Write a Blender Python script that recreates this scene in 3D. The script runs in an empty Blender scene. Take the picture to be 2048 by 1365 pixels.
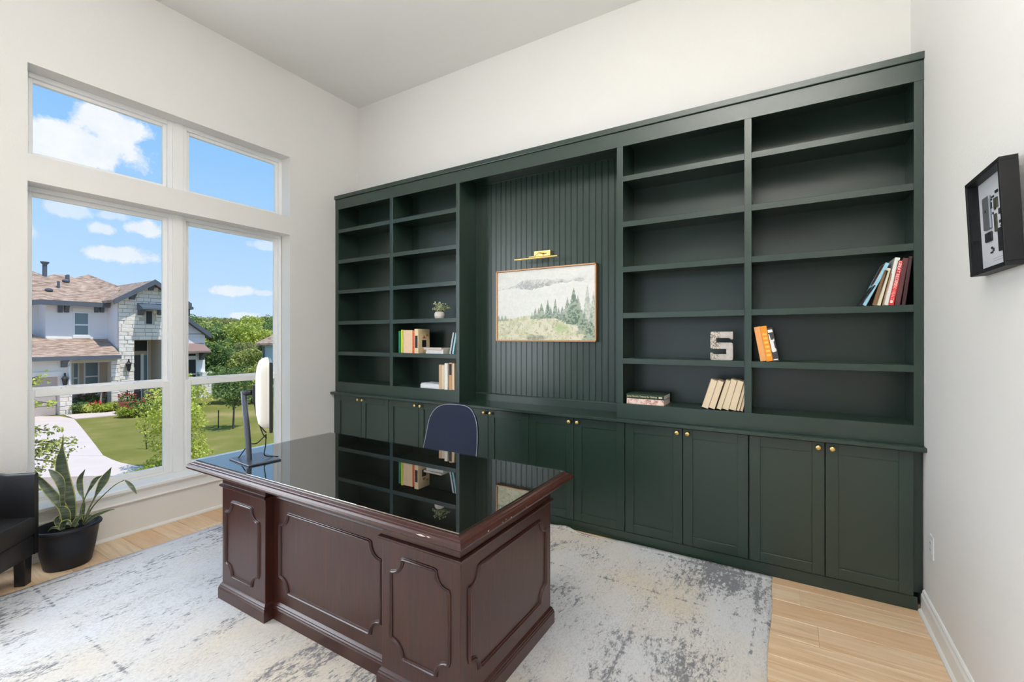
import bpy, bmesh, math, random
import numpy as np
from mathutils import Vector, Matrix
R = math.radians
random.seed(7)
rng = np.random.default_rng(11)
scene = bpy.context.scene
col = scene.collection

# ------------------------------------------------------------------ camera
EYE = 1.5
FPX, YAW, CYP = 909.9, 0.5452, 676.2           # focal length in pixels of a 2048 wide frame, heading, horizon row
cam_d = bpy.data.cameras.new('camera')
cam_d.sensor_width = 36.0
cam_d.lens = FPX / 2048 * 36.0
cam_d.shift_y = -(682.5 - CYP) / 2048.0
cam_d.clip_start = 0.05
cam_d.clip_end = 2000
cam = bpy.data.objects.new('camera', cam_d)
cam.location = (0, 0, EYE)
cam.rotation_euler = (R(90), 0, YAW)
col.objects.link(cam)
scene.camera = cam

# ------------------------------------------------------------------ colour management
scene.view_settings.view_transform = 'Standard'
scene.view_settings.look = 'None'
scene.view_settings.exposure = 0.0
scene.view_settings.gamma = 1.0
scene.view_settings.use_curve_mapping = False
scene.cycles.use_denoising = True
scene.cycles.max_bounces = 10
scene.cycles.diffuse_bounces = 5
scene.cycles.transparent_max_bounces = 16
scene.cycles.sample_clamp_indirect = 6.0
scene.cycles.caustics_reflective = False
scene.cycles.caustics_refractive = False


def lin(c):
    c = c / 255.0
    return c / 12.92 if c <= 0.04045 else ((c + 0.055) / 1.055) ** 2.4


def rgb(r, g, b):
    return (lin(r), lin(g), lin(b), 1.0)


# pixel (of the 2048 wide photograph) -> direction, then onto a plane of the place
SY, CY = math.sin(YAW), math.cos(YAW)


def ray(px, py):
    a = (px - 1024) / FPX
    b = (CYP - py) / FPX
    return Vector((-SY + a * CY, CY + a * SY, b))


def on_z(px, py, z):
    d = ray(px, py)
    t = (z - EYE) / d.z
    return Vector((0, 0, EYE)) + d * t


def on_y(px, py, y):
    d = ray(px, py)
    return Vector((0, 0, EYE)) + d * (y / d.y)


def on_x(px, py, x):
    d = ray(px, py)
    return Vector((0, 0, EYE)) + d * (x / d.x)


def on_depth(px, py, t):
    return Vector((0, 0, EYE)) + ray(px, py) * t


def on_plane(px, py, p, n):
    d = ray(px, py)
    o = Vector((0, 0, EYE))
    return o + d * ((Vector(p) - o).dot(Vector(n)) / d.dot(Vector(n)))


# ------------------------------------------------------------------ node helper
class NT:
    def __init__(s, tree):
        s.t = tree
        tree.nodes.clear()

    def n(s, typ, **kw):
        nd = s.t.nodes.new(typ)
        for k, v in kw.items():
            if k.startswith('i_'):
                key = k[2:]
                key = int(key) if key.isdigit() else key.replace('_', ' ')
                if hasattr(v, 'is_output') or isinstance(v, bpy.types.NodeSocket):
                    s.t.links.new(v, nd.inputs[key])
                else:
                    nd.inputs[key].default_value = v
            else:
                setattr(nd, k, v)
        return nd

    def math(s, op, a, b=0.0, c=0.0):
        nd = s.t.nodes.new('ShaderNodeMath')
        nd.operation = op
        for i, v in enumerate((a, b, c)):
            if isinstance(v, bpy.types.NodeSocket):
                s.t.links.new(v, nd.inputs[i])
            else:
                nd.inputs[i].default_value = v
        return nd.outputs[0]

    def mix(s, f, a, b):
        nd = s.t.nodes.new('ShaderNodeMix')
        nd.data_type = 'RGBA'
        for i, v in ((0, f), (6, a), (7, b)):
            if isinstance(v, bpy.types.NodeSocket):
                s.t.links.new(v, nd.inputs[i])
            else:
                nd.inputs[i].default_value = v
        return nd.outputs[2]

    def ramp(s, f, stops, interp='LINEAR'):
        nd = s.t.nodes.new('ShaderNodeValToRGB')
        nd.color_ramp.interpolation = interp
        e = nd.color_ramp.elements
        while len(e) < len(stops):
            e.new(0.5)
        for i, (p, c) in enumerate(stops):
            e[i].position = p
            e[i].color = c if len(c) == 4 else (*c, 1)
        s.t.links.new(f, nd.inputs[0])
        return nd.outputs[0]

    def noise(s, vec, scale, detail=3.0, rough=0.55, dist=0.0):
        nd = s.t.nodes.new('ShaderNodeTexNoise')
        nd.inputs['Scale'].default_value = scale
        nd.inputs['Detail'].default_value = detail
        nd.inputs['Roughness'].default_value = rough
        nd.inputs['Distortion'].default_value = dist
        if vec is not None:
            s.t.links.new(vec, nd.inputs['Vector'])
        return nd.outputs[0]

    def link(s, a, b):
        s.t.links.new(a, b)


# ------------------------------------------------------------------ sky: blue gradient with scattered cumulus
world = bpy.data.worlds.new('sky')
scene.world = world
world.use_nodes = True
w = NT(world.node_tree)
tc = w.n('ShaderNodeTexCoord')
sep = w.n('ShaderNodeSeparateXYZ', i_0=tc.outputs['Generated'])
hyp = w.math('SQRT', w.math('ADD', w.math('MULTIPLY', sep.outputs[0], sep.outputs[0]), w.math('MULTIPLY', sep.outputs[1], sep.outputs[1])))
elev = w.math('ARCTAN2', sep.outputs[2], hyp)
azim = w.math('ARCTAN2', sep.outputs[1], w.math('MULTIPLY', sep.outputs[0], -1.0))
sky = w.ramp(w.math('DIVIDE', elev, 1.5708), [(0.0, rgb(205, 228, 250)), (0.07, rgb(186, 218, 251)), (0.2, rgb(150, 199, 249)), (0.36, rgb(110, 175, 243)), (1.0, rgb(70, 135, 225))])
n1 = w.noise(tc.outputs['Generated'], 22.0, 9.0, 0.62, 0.2)
n2 = w.noise(tc.outputs['Generated'], 4.0, 6.0, 0.6)


def aziel(px, py):
    d = ray(px, py)
    return math.atan2(d.y, -d.x), math.atan2(d.z, math.hypot(d.x, d.y))


cloud = None
for (px, py, hx, hy, k) in [(150, 286, 150, 46, 1.0), (215, 252, 82, 40, 1.0), (70, 300, 95, 44, 1.0), (140, 420, 60, 16, .55), (205, 458, 34, 14, .75), (288, 458, 46, 17, .9), (235, 506, 72, 18, .85),
                            (470, 582, 44, 11, .8), (532, 492, 34, 9, .5), (530, 587, 26, 7, .6), (490, 632, 34, 8, .8), (225, 432, 40, 12, .55), (20, 455, 60, 20, .6)]:
    a0, e0 = aziel(px, py)
    a1, _ = aziel(px + hx, py)
    _, e1 = aziel(px, py - hy)
    u = w.math('DIVIDE', w.math('SUBTRACT', azim, a0), abs(a1 - a0))
    v = w.math('DIVIDE', w.math('SUBTRACT', elev, e0), abs(e1 - e0))
    r = w.math('SQRT', w.math('ADD', w.math('MULTIPLY', u, u), w.math('MULTIPLY', v, v)))
    m = w.math('SUBTRACT', 1.12, w.math('ADD', r, w.math('MULTIPLY', w.math('SUBTRACT', n1, 0.5), 2.3)))
    m = w.math('MULTIPLY', w.math('MINIMUM', w.math('MAXIMUM', w.math('MULTIPLY', m, 2.8), 0.0), 1.0), k)
    cloud = m if cloud is None else w.math('MAXIMUM', cloud, m)
# the same kind of clouds go on over the rest of the sky
far = w.math('GREATER_THAN', w.math('ABSOLUTE', w.math('SUBTRACT', azim, 0.36)), 0.42)
gen = w.math('MULTIPLY', w.math('MINIMUM', w.math('MAXIMUM', w.math('MULTIPLY', w.math('SUBTRACT', n2, 0.56), 9.0), 0.0), 1.0), far)
cloud = w.math('MAXIMUM', cloud, gen)
shade = w.mix(n1, rgb(255, 255, 255), rgb(222, 228, 242))
bgc = w.mix(cloud, sky, shade)
bg = w.n('ShaderNodeBackground', i_0=bgc)
bg.inputs[1].default_value = 1.1
w.n('ShaderNodeOutputWorld', i_0=bg.outputs[0])

# ------------------------------------------------------------------ sun (high, from behind our house) and fill lamps added out of view
sun_d = bpy.data.lights.new('sun', 'SUN')
sun_d.energy = 4.3
sun_d.angle = R(0.6)
sun_d.color = (1.0, 0.96, 0.9)
sun = bpy.data.objects.new('sun', sun_d)
sun.rotation_euler = Vector((-0.36, -0.12, -0.92)).to_track_quat('-Z', 'Y').to_euler()
col.objects.link(sun)


def area(name, loc, direction, sx, sy, energy, color):
    d = bpy.data.lights.new(name, 'AREA')
    d.shape = 'RECTANGLE'
    d.size, d.size_y = sx, sy
    d.energy = energy
    d.color = color
    o = bpy.data.objects.new(name, d)
    o.location = loc
    o.rotation_euler = Vector(direction).to_track_quat('-Z', 'Y').to_euler()
    col.objects.link(o)
    return o


# unseen fill lamps added left of frame, behind the camera and below the ceiling
area('side_fill', (-4.46, -0.29, 1.82), (1, 0, 0), 1.95, 2.85, 132, (0.90, 0.96, 1.0))
area('rear_fill', (-1.8, -2.0, 1.45), (0, 1, 0), 3.4, 2.4, 16, (1.0, 0.97, 0.93))
area('ceiling_fill', (-0.35, 0.40, 2.92), (0, 0, 1), 0.74, 0.74, 305, (1.0, 0.985, 0.96))

# ------------------------------------------------------------------ materials
MATS = {}


def newmat(name):
    m = bpy.data.materials.new(name)
    m.use_nodes = True
    MATS[name] = m
    return m, NT(m.node_tree)


def pbr(name, c, rough=0.5, metal=0.0, spec=0.5, var=0.0, vscale=8.0, bump=0.0, bscale=60.0, coat=0.0, stretch=None, c2=None):
    m, t = newmat(name)
    tc = t.n('ShaderNodeTexCoord')
    vec = tc.outputs['Object']
    if stretch:
        vec = t.n('ShaderNodeMapping', i_0=vec, i_Scale=stretch).outputs[0]
    base = c
    if var or c2:
        f = t.ramp(t.noise(vec, vscale, 4.0, 0.6), [(0.3, (0, 0, 0)), (0.7, (1, 1, 1))])
        if c2 is None:
            c2 = tuple(min(1, x * (1 + var)) for x in c[:3]) + (1,)
            c1 = tuple(x * (1 - var) for x in c[:3]) + (1,)
        else:
            c1 = c
        base = t.mix(f, c1, c2)
    b = t.n('ShaderNodeBsdfPrincipled', i_Base_Color=base, i_Roughness=rough, i_Metallic=metal)
    b.inputs['Specular IOR Level'].default_value = spec
    if coat:
        b.inputs['Coat Weight'].default_value = coat
        b.inputs['Coat Roughness'].default_value = 0.12
    if bump:
        bp = t.n('ShaderNodeBump', i_Strength=bump, i_Distance=0.004, i_Height=t.noise(vec, bscale, 3.0))
        t.link(bp.outputs[0], b.inputs['Normal'])
    t.n('ShaderNodeOutputMaterial', i_0=b.outputs[0])
    return m


wall_paint = pbr('wall_paint', rgb(235, 233, 230), 0.75, spec=0.25, bump=0.25, bscale=140)
ceil_paint = pbr('ceiling_paint', rgb(235, 234, 231), 0.85, spec=0.2, bump=0.2, bscale=120)
trim_paint = pbr('trim_paint', rgb(244, 244, 242), 0.4, spec=0.4)
vinyl = pbr('window_vinyl', rgb(246, 246, 245), 0.35, spec=0.45)
green = pbr('green_paint', rgb(33, 51, 43), 0.32, spec=0.65, var=0.04, vscale=3.0, bump=0.05, bscale=200)
dark_gap = pbr('dark_gap', rgb(18, 20, 20), 0.8)
brass = pbr('brushed_brass', rgb(228, 196, 126), 0.32, metal=1.0, bump=0.05, bscale=300, stretch=(1, 1, 12))
black_metal = pbr('black_metal', rgb(26, 26, 28), 0.4, metal=0.3)
leather = pbr('black_leather', rgb(25, 24, 25), 0.36, spec=0.5, bump=0.25, bscale=180)
leg_wood = pbr('black_wood', rgb(14, 14, 16), 0.4)
pot_black = pbr('black_plastic_pot', rgb(22, 24, 30), 0.5, spec=0.4, bump=0.05, bscale=90)
soil = pbr('potting_soil', rgb(40, 30, 24), 0.95, bump=0.8, bscale=90)
navy = pbr('navy_mesh_fabric', rgb(42, 48, 66), 0.85, spec=0.2, bump=0.4, bscale=700)
chair_black = pbr('chair_black_plastic', rgb(20, 21, 26), 0.45)
piping = pbr('chair_grey_piping', rgb(130, 134, 148), 0.4)
chrome = pbr('polished_steel', rgb(190, 192, 196), 0.15, metal=1.0)
mon_white = pbr('monitor_white_shell', rgb(226, 224, 216), 0.45)
mon_grey = pbr('monitor_stand_grey', rgb(92, 98, 110), 0.32, metal=0.6)
screen_black = pbr('screen_black', rgb(12, 12, 14), 0.12)
cable_black = pbr('cable_rubber', rgb(14, 14, 15), 0.5)
plate_white = pbr('outlet_plastic', rgb(232, 232, 230), 0.35)
slot_dark = pbr('outlet_slot', rgb(60, 60, 60), 0.5)
paper = pbr('book_pages', rgb(226, 208, 178), 0.8, var=0.1, vscale=220, stretch=(60, 0.3, 0.3))
paper_white = pbr('book_pages_white', rgb(232, 226, 214), 0.8, var=0.08, vscale=220, stretch=(0.3, 0.3, 60))
frame_black = pbr('frame_black', rgb(24, 24, 26), 0.5, spec=0.3, bump=0.06, bscale=60)
oak_frame = pbr('picture_frame_wood', rgb(198, 152, 112), 0.5, var=0.12, vscale=30, stretch=(1, 1, 8))
oak_dark = pbr('picture_frame_side', rgb(128, 78, 42), 0.5, var=0.12, vscale=30)
mat_white = pbr('mount_board', rgb(226, 227, 234), 0.8)
ceramic = pbr('white_ceramic', rgb(222, 214, 206), 0.6, var=0.05, vscale=40)
concrete_letter = None

# thin architectural glass: lets light straight through, reflects by angle
def glass_mat(name, tint, ior, base=0.0):
    m, t = newmat(name)
    fr0 = t.n('ShaderNodeFresnel', i_IOR=ior)
    geo = t.n('ShaderNodeNewGeometry')
    fr = t.n('ShaderNodeMath', operation='MULTIPLY', i_0=fr0.outputs[0], i_1=t.math('SUBTRACT', 1.0, geo.outputs['Backfacing']))
    tr = t.n('ShaderNodeBsdfTransparent', i_Color=tint)
    gl = t.n('ShaderNodeBsdfGlossy', i_Roughness=0.0)
    fac = t.math('MULTIPLY', t.math('ADD', fr.outputs[0], base), t.math('SUBTRACT', 1.0, geo.outputs['Backfacing']))
    mx = t.n('ShaderNodeMixShader', i_0=fac, i_1=tr.outputs[0], i_2=gl.outputs[0])
    t.n('ShaderNodeOutputMaterial', i_0=mx.outputs[0])
    return m


pane_glass = glass_mat('window_glass', (0.97, 0.985, 0.98, 1), 1.3)
desk_glass = glass_mat('desk_glass', (0.88, 0.92, 0.9, 1), 2.7, 0.14)
box_glass = glass_mat('shadow_box_glass', (0.97, 0.97, 0.97, 1), 1.12)


def mahogany(name):
    m, t = newmat(name)
    tc = t.n('ShaderNodeTexCoord')
    mp = t.n('ShaderNodeMapping', i_0=tc.outputs['Object'], i_Scale=(26, 26, 1.3))
    g = t.noise(mp.outputs[0], 3.0, 6.0, 0.65, 0.4)
    big = t.noise(tc.outputs['Object'], 2.2, 3.0)
    c = t.ramp(g, [(0.25, rgb(40, 14, 10)), (0.55, rgb(62, 24, 16)), (0.8, rgb(84, 36, 22))])
    c = t.mix(t.math('MULTIPLY', big, 0.5), c, rgb(48, 19, 14))
    b = t.n('ShaderNodeBsdfPrincipled', i_Base_Color=c, i_Roughness=0.33)
    b.inputs['Coat Weight'].default_value = 0.3
    b.inputs['Coat Roughness'].default_value = 0.2
    t.n('ShaderNodeOutputMaterial', i_0=b.outputs[0])
    return m


desk_wood = mahogany('mahogany')
desk_dark = pbr('mahogany_top', rgb(24, 14, 13), 0.35)


def plank_mat():
    m, t = newmat('oak_plank')
    tc = t.n('ShaderNodeTexCoord')
    oi = t.n('ShaderNodeObjectInfo')
    off = t.n('ShaderNodeVectorMath', operation='SCALE')
    cb = t.n('ShaderNodeCombineXYZ', i_0=oi.outputs['Random'], i_1=oi.outputs['Random'], i_2=oi.outputs['Random'])
    t.link(cb.outputs[0], off.inputs[0])
    off.inputs['Scale'].default_value = 37.0
    ad = t.n('ShaderNodeVectorMath', operation='ADD')
    t.link(tc.outputs['Object'], ad.inputs[0])
    t.link(off.outputs[0], ad.inputs[1])
    mp = t.n('ShaderNodeMapping', i_0=ad.outputs[0], i_Scale=(0.9, 12.0, 1.0))
    g = t.noise(mp.outputs[0], 2.4, 5.0, 0.6, 0.9)
    fine = t.noise(t.n('ShaderNodeMapping', i_0=ad.outputs[0], i_Scale=(2.0, 90.0, 1.0)).outputs[0], 2.0, 3.0)
    c = t.ramp(g, [(0.25, rgb(192, 156, 118)), (0.48, rgb(226, 198, 164)), (0.72, rgb(244, 228, 204))])
    c = t.mix(t.math('MULTIPLY', fine, 0.35), c, rgb(216, 180, 140))
    c = t.mix(t.math('MULTIPLY', oi.outputs['Random'], 0.75), c, rgb(206, 168, 128))
    b = t.n('ShaderNodeBsdfPrincipled', i_Base_Color=c, i_Roughness=0.42)
    t.n('ShaderNodeOutputMaterial', i_0=b.outputs[0])
    return m


oak_plank = plank_mat()


def rug_mat():
    m, t = newmat('distressed_rug')
    tc = t.n('ShaderNodeTexCoord')
    P = tc.outputs['Object']
    sep = t.n('ShaderNodeSeparateXYZ', i_0=P)
    x, y = sep.outputs[0], sep.outputs[1]
    stretch = t.n('ShaderNodeMapping', i_0=P, i_Scale=(1.0, 0.42, 1.0)).outputs[0]
    large = t.noise(P, 1.1, 3.0, 0.6, 0.3)
    clus = t.noise(stretch, 4.2, 5.0, 0.68, 0.3)
    fine = t.noise(stretch, 58.0, 4.0, 0.74)
    bx = t.math('ABSOLUTE', x)
    by = t.math('ABSOLUTE', y)
    band = None
    for ax, half, d0, wd, k in ((bx, 1.9, .30, .13, .10), (bx, 1.9, .07, .012, .16), (by, 1.496, .30, .13, .08), (by, 1.496, .07, .012, .14), (by, 1.496, .56, .010, .12), (bx, 1.9, .60, .010, .08)):
        q = t.math('DIVIDE', t.math('SUBTRACT', ax, half - d0), wd)
        g = t.math('MULTIPLY', t.math('EXPONENT', t.math('MULTIPLY', t.math('MULTIPLY', q, q), -1.0)), k)
        band = g if band is None else t.math('ADD', band, g)
    dens = t.math('ADD', t.math('ADD', t.math('MULTIPLY', t.math('SUBTRACT', clus, .5), 0.75), t.math('MULTIPLY', t.math('SUBTRACT', large, .5), 0.55)), band)
    th = t.math('SUBTRACT', 0.568, dens)
    sp = t.math('MINIMUM', t.math('MAXIMUM', t.math('MULTIPLY', t.math('SUBTRACT', fine, th), 8.0), 0.0), 1.0)
    warm = t.ramp(t.noise(P, 0.8, 3.0), [(0.45, (0, 0, 0)), (0.62, (1, 1, 1))])
    base = t.mix(warm, rgb(212, 213, 216), rgb(214, 204, 189))
    f2 = t.ramp(t.noise(stretch, 150.0, 3.0, 0.7), [(.46, (0, 0, 0)), (.62, (1, 1, 1))])
    f3 = t.ramp(clus, [(.36, (.25, .25, .25)), (.66, (1, 1, 1))])
    base = t.mix(t.math('MULTIPLY', t.math('MULTIPLY', f2, f3), 0.62), base, rgb(150, 150, 156))
    c = t.mix(t.math('MULTIPLY', sp, 0.82), base, rgb(98, 99, 106))
    b = t.n('ShaderNodeBsdfPrincipled', i_Base_Color=c, i_Roughness=0.95)
    b.inputs['Specular IOR Level'].default_value = 0.1
    bp = t.n('ShaderNodeBump', i_Strength=0.35, i_Distance=0.004, i_Height=fine)
    t.link(bp.outputs[0], b.inputs['Normal'])
    t.n('ShaderNodeOutputMaterial', i_0=b.outputs[0])
    return m


rug_pile = rug_mat()


def vcol_mat(name, rough=0.7, attr='Col'):
    m, t = newmat(name)
    a = t.n('ShaderNodeAttribute', attribute_name=attr)
    b = t.n('ShaderNodeBsdfPrincipled', i_Base_Color=a.outputs['Color'], i_Roughness=rough)
    t.n('ShaderNodeOutputMaterial', i_0=b.outputs[0])
    return m


def leaf_mat(name, c1, c2, c3):
    m, t = newmat(name)
    a = t.n('ShaderNodeAttribute', attribute_name='tone')
    c = t.ramp(a.outputs['Fac'], [(0.0, c1), (0.5, c2), (1.0, c3)])
    d = t.n('ShaderNodeBsdfDiffuse', i_Color=c)
    tr = t.n('ShaderNodeBsdfTranslucent', i_Color=c)
    mx = t.n('ShaderNodeMixShader', i_0=0.3, i_1=d.outputs[0], i_2=tr.outputs[0])
    t.n('ShaderNodeOutputMaterial', i_0=mx.outputs[0])
    return m


# ------------------------------------------------------------------ mesh builder
class MB:
    def __init__(s):
        s.v, s.f, s.m = [], [], []

    def add(s, vs, fs, mi=0):
        o = len(s.v)
        s.v += [tuple(v) for v in vs]
        s.f += [tuple(i + o for i in f) for f in fs]
        s.m += [mi] * len(fs)
        return s

    def box(s, x0, x1, y0, y1, z0, z1, mi=0, M=None):
        vs = [Vector((x, y, z)) for z in (z0, z1) for y in (y0, y1) for x in (x0, x1)]
        if M is not None:
            vs = [M @ v for v in vs]
        return s.add(vs, [(0, 2, 3, 1), (4, 5, 7, 6), (0, 1, 5, 4), (2, 6, 7, 3), (0, 4, 6, 2), (1, 3, 7, 5)], mi)

    def prism(s, poly, axis, a, b, mi=0):
        """poly: list of 2D points in the two other axes (order x,y,z without axis), extruded from a to b"""
        def mk(p, t):
            if axis == 'x':
                return (t, p[0], p[1])
            if axis == 'y':
                return (p[0], t, p[1])
            return (p[0], p[1], t)
        n = len(poly)
        vs = [mk(p, a) for p in poly] + [mk(p, b) for p in poly]
        fs = [tuple(range(n))[::-1], tuple(range(n, 2 * n))] + [(i, (i + 1) % n, n + (i + 1) % n, n + i) for i in range(n)]
        return s.add(vs, fs, mi)

    def rings(s, rings, cap0=True, cap1=True, mi=0, closed=True):
        n = len(rings[0])
        vs = [p for r in rings for p in r]
        fs = []
        for k in range(len(rings) - 1):
            for i in range(n if closed else n - 1):
                j = (i + 1) % n
                fs.append((k * n + i, k * n + j, (k + 1) * n + j, (k + 1) * n + i))
        if cap0:
            fs.append(tuple(range(n))[::-1])
        if cap1:
            fs.append(tuple((len(rings) - 1) * n + i for i in range(n)))
        return s.add(vs, fs, mi)

    def lathe(s, prof, n=24, c=(0, 0, 0), sx=1.0, sy=1.0, axis='z', mi=0, caps=True):
        rs = []
        for r, z in prof:
            ring = []
            for i in range(n):
                a = 2 * math.pi * i / n
                p = (r * sx * math.cos(a), r * sy * math.sin(a), z)
                if axis == 'y':
                    p = (p[0], -p[2], p[1])
                if axis == 'x':
                    p = (p[2], p[0], p[1])
                ring.append((p[0] + c[0], p[1] + c[1], p[2] + c[2]))
            rs.append(ring)
        return s.rings(rs, caps, caps, mi)

    def tube(s, path, r, n=8, mi=0):
        path = [Vector(p) for p in path]
        rs = []
        for i, p in enumerate(path):
            d = (path[min(i + 1, len(path) - 1)] - path[max(i - 1, 0)]).normalized()
            up = Vector((0, 0, 1)) if abs(d.z) < 0.95 else Vector((1, 0, 0))
            a = d.cross(up).normalized()
            b = a.cross(d)
            rr = r[i] if isinstance(r, (list, tuple)) else r
            rs.append([p + (a * math.cos(2 * math.pi * k / n) + b * math.sin(2 * math.pi * k / n)) * rr for k in range(n)])
        return s.rings(rs, True, True, mi)

    def build(s, name, mats, parent=None, smooth=False, bevel=0.0, seg=2, loc=None, rot=None, auto=None):
        me = bpy.data.meshes.new(name)
        me.from_pydata(s.v, [], s.f)
        if not isinstance(mats, (list, tuple)):
            mats = [mats]
        for m in mats:
            me.materials.append(m)
        if len(mats) > 1:
            me.polygons.foreach_set('material_index', s.m)
        if smooth:
            me.polygons.foreach_set('use_smooth', [True] * len(me.polygons))
        me.validate()
        me.update()
        bm = bmesh.new()
        bm.from_mesh(me)
        bmesh.ops.recalc_face_normals(bm, faces=bm.faces)
        bm.to_mesh(me)
        bm.free()
        o = bpy.data.objects.new(name, me)
        col.objects.link(o)
        if parent is not None:
            o.parent = parent
        if loc is not None:
            o.location = loc
        if rot is not None:
            o.rotation_euler = rot
        if bevel:
            b = o.modifiers.new('edge', 'BEVEL')
            b.width = bevel
            b.segments = seg
            b.limit_method = 'ANGLE'
            b.angle_limit = R(35)
        if auto is not None:
            bm = bmesh.new()
            bm.from_mesh(me)
            for f in bm.faces:
                f.smooth = True
            for e in bm.edges:
                if len(e.link_faces) == 2 and e.calc_face_angle(0) > auto:
                    e.smooth = False
            bm.to_mesh(me)
            bm.free()
        return o


def spline(pts, n=8):
    """Catmull-Rom through points"""
    P = [Vector(p) for p in pts]
    P = [P[0] * 2 - P[1]] + P + [P[-1] * 2 - P[-2]]
    out = []
    for i in range(1, len(P) - 2):
        for k in range(n):
            t = k / n
            a, b, c, d = P[i - 1], P[i], P[i + 1], P[i + 2]
            out.append(0.5 * ((2 * b) + (c - a) * t + (2 * a - 5 * b + 4 * c - d) * t * t + (3 * b - a - 3 * c + d) * t ** 3))
    out.append(P[-2])
    return out


def tag(o, label, cat, group=None):
    o['label'] = label
    o['category'] = cat
    if group:
        o['group'] = group
    return o


def thing(name, label, cat, loc=(0, 0, 0), rotz=0.0, group=None, rot=None):
    o = bpy.data.objects.new(name, None)
    o.empty_display_size = 0.1
    col.objects.link(o)
    o.location = loc
    o.rotation_euler = rot if rot else (0, 0, rotz)
    return tag(o, label, cat, group)


def struct(o):
    o['kind'] = 'structure'
    return o


def copy_obj(o, parent=None):
    c = o.copy()
    col.objects.link(c)
    if parent is not None:
        c.parent = parent
    return c


def text_obj(txt, size, mat, parent, loc, rot, name='lettering', sx=1.0, extrude=0.0004, align='CENTER'):
    cu = bpy.data.curves.new(name, 'FONT')
    cu.body = txt
    cu.size = size
    cu.extrude = extrude
    cu.align_x = align
    cu.align_y = 'CENTER'
    tmp = bpy.data.objects.new(name + '_curve', cu)
    me = bpy.data.meshes.new_from_object(tmp)
    bpy.data.objects.remove(tmp)
    bpy.data.curves.remove(cu)
    me.materials.clear()
    me.materials.append(mat)
    o = bpy.data.objects.new(name, me)
    col.objects.link(o)
    o.parent = parent
    o.location = loc
    o.rotation_euler = rot
    o.scale = (sx, 1, 1)
    return o


def color_attr(me, cols, name='Col'):
    a = me.color_attributes.new(name, 'FLOAT_COLOR', 'POINT')
    flat = np.ones((len(me.vertices), 4), dtype=np.float32)
    flat[:, :3] = cols
    a.data.foreach_set('color', flat.ravel())

# ================================================================== THE ROOM
XW, XR_, YB, YREAR, ZC = -4.299, 0.638, 3.623, -1.9, 4.186
WT = 0.2
# floor with real planks where the rug does not cover it
flo = struct(MB().box(XW - WT, XR_ + .1, YREAR - .6, YB + .1, -0.15, -0.0035).build('floor', pbr('floor_grout', rgb(222, 196, 166), 0.8)))
PW, PL = 0.18, 1.2
RUG = (-3.88, -0.08, 0.28, 3.272)
pl_mesh = {}
row = 0
y = 3.56
while y > YREAR - .5:
    y0 = y - PW
    xs = XW - 0.02 - [0.35, 0.85, 0.1, 0.6][row % 4]
    if row == 2:
        xs = XW - 0.02 - 0.42
    if row == 3:
        xs = XW - 0.02 - 0.74
    while xs < XR_:
        a, b = max(xs, XW - 0.02), min(xs + PL, XR_)
        under = a > RUG[0] + .03 and b < RUG[1] - .03 and y0 > RUG[2] + .03 and y < RUG[3] + .3
        if b - a > 0.03 and not under and y0 < 3.32:
            key = round(b - a, 3)
            if key not in pl_mesh:
                o = MB().box(0.001, key - 0.001, 0.001, PW - 0.001, -0.012, 0.0).build('plank', oak_plank, flo, bevel=0.0018, seg=1)
                pl_mesh[key] = o
            else:
                o = pl_mesh[key].copy()
                col.objects.link(o)
            o.parent = flo
            o.location = (a, y0, random.uniform(-0.0004, 0.0))
        xs += PL
    y = y0
    row += 1

# walls
UW = (0.911, 2.770, 2.722, 3.325)      # upper window opening: y0 y1 z0 z1
LW = (0.911, 2.760, 0.345, 2.541)      # lower window opening
SW = (-1.30, 0.72, 0.36, 3.28)           # unseen opening added in the same wall for the side fill lamp
m = MB()
x0, x1 = XW - WT, XW
m.box(x0, x1, YREAR - .2, SW[0], 0, ZC)
m.box(x0, x1, SW[0], SW[1], 0, SW[2])
m.box(x0, x1, SW[0], SW[1], SW[3], ZC)
m.box(x0, x1, SW[1], UW[0], 0, ZC)
m.box(x0, x1, UW[0], 2.765, 0, LW[2])
m.box(x0, x1, UW[0], 2.765, LW[3], UW[2])
m.box(x0, x1, UW[0], 2.765, UW[3], ZC)
m.box(x0, x1, 2.765, YB + .2, 0, ZC)
struct(m.build('wall_left', wall_paint))
struct(MB().box(XW - WT, XR_ + .2, YB, YB + .2, 0, ZC).build('wall_back', wall_paint))
struct(MB().box(XR_, XR_ + .2, YREAR - .2, YB, 0, ZC).build('wall_right', wall_paint))
m = MB()
m.box(XW, -3.5, YREAR - .15, YREAR, 0, ZC)
m.box(-0.1, XR_, YREAR - .15, YREAR, 0, ZC)
m.box(-3.5, -0.1, YREAR - .15, YREAR, 2.7, ZC)  # wall left open below for the added rear fill lamp
struct(m.build('wall_rear', pbr('rear_wall_grey', rgb(112, 112, 108), .8)))  # unseen wall, its grey picked to cut light bounced onto the window wall
struct(MB().box(XW - WT, XR_ + .2, YREAR - .2, YB + .2, ZC, ZC + .2).build('ceiling', ceil_paint))

# unseen tray added above the frame's top edge: its fill lamp lights the ceiling
r = thing('fill_lamp_tray', 'square white tray added around the unseen ceiling fill lamp', 'lamp tray', (-.35, .40, 2.86))
MB().box(-.45, .45, -.45, .45, 0, .04).box(-.45, .45, -.45, -.43, .04, .36).box(-.45, .45, .43, .45, .04, .36).box(-.45, -.43, -.43, .43, .04, .36).box(.43, .45, -.43, .43, .04, .36).build('tray', trim_paint, r)
for sx_ in (-.44, .44):
    for sy_ in (-.44, .44):
        MB().tube([(sx_, sy_, .35), (sx_, sy_, ZC - 2.86)], .003, 6).build('cable', trim_paint, r)

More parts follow.
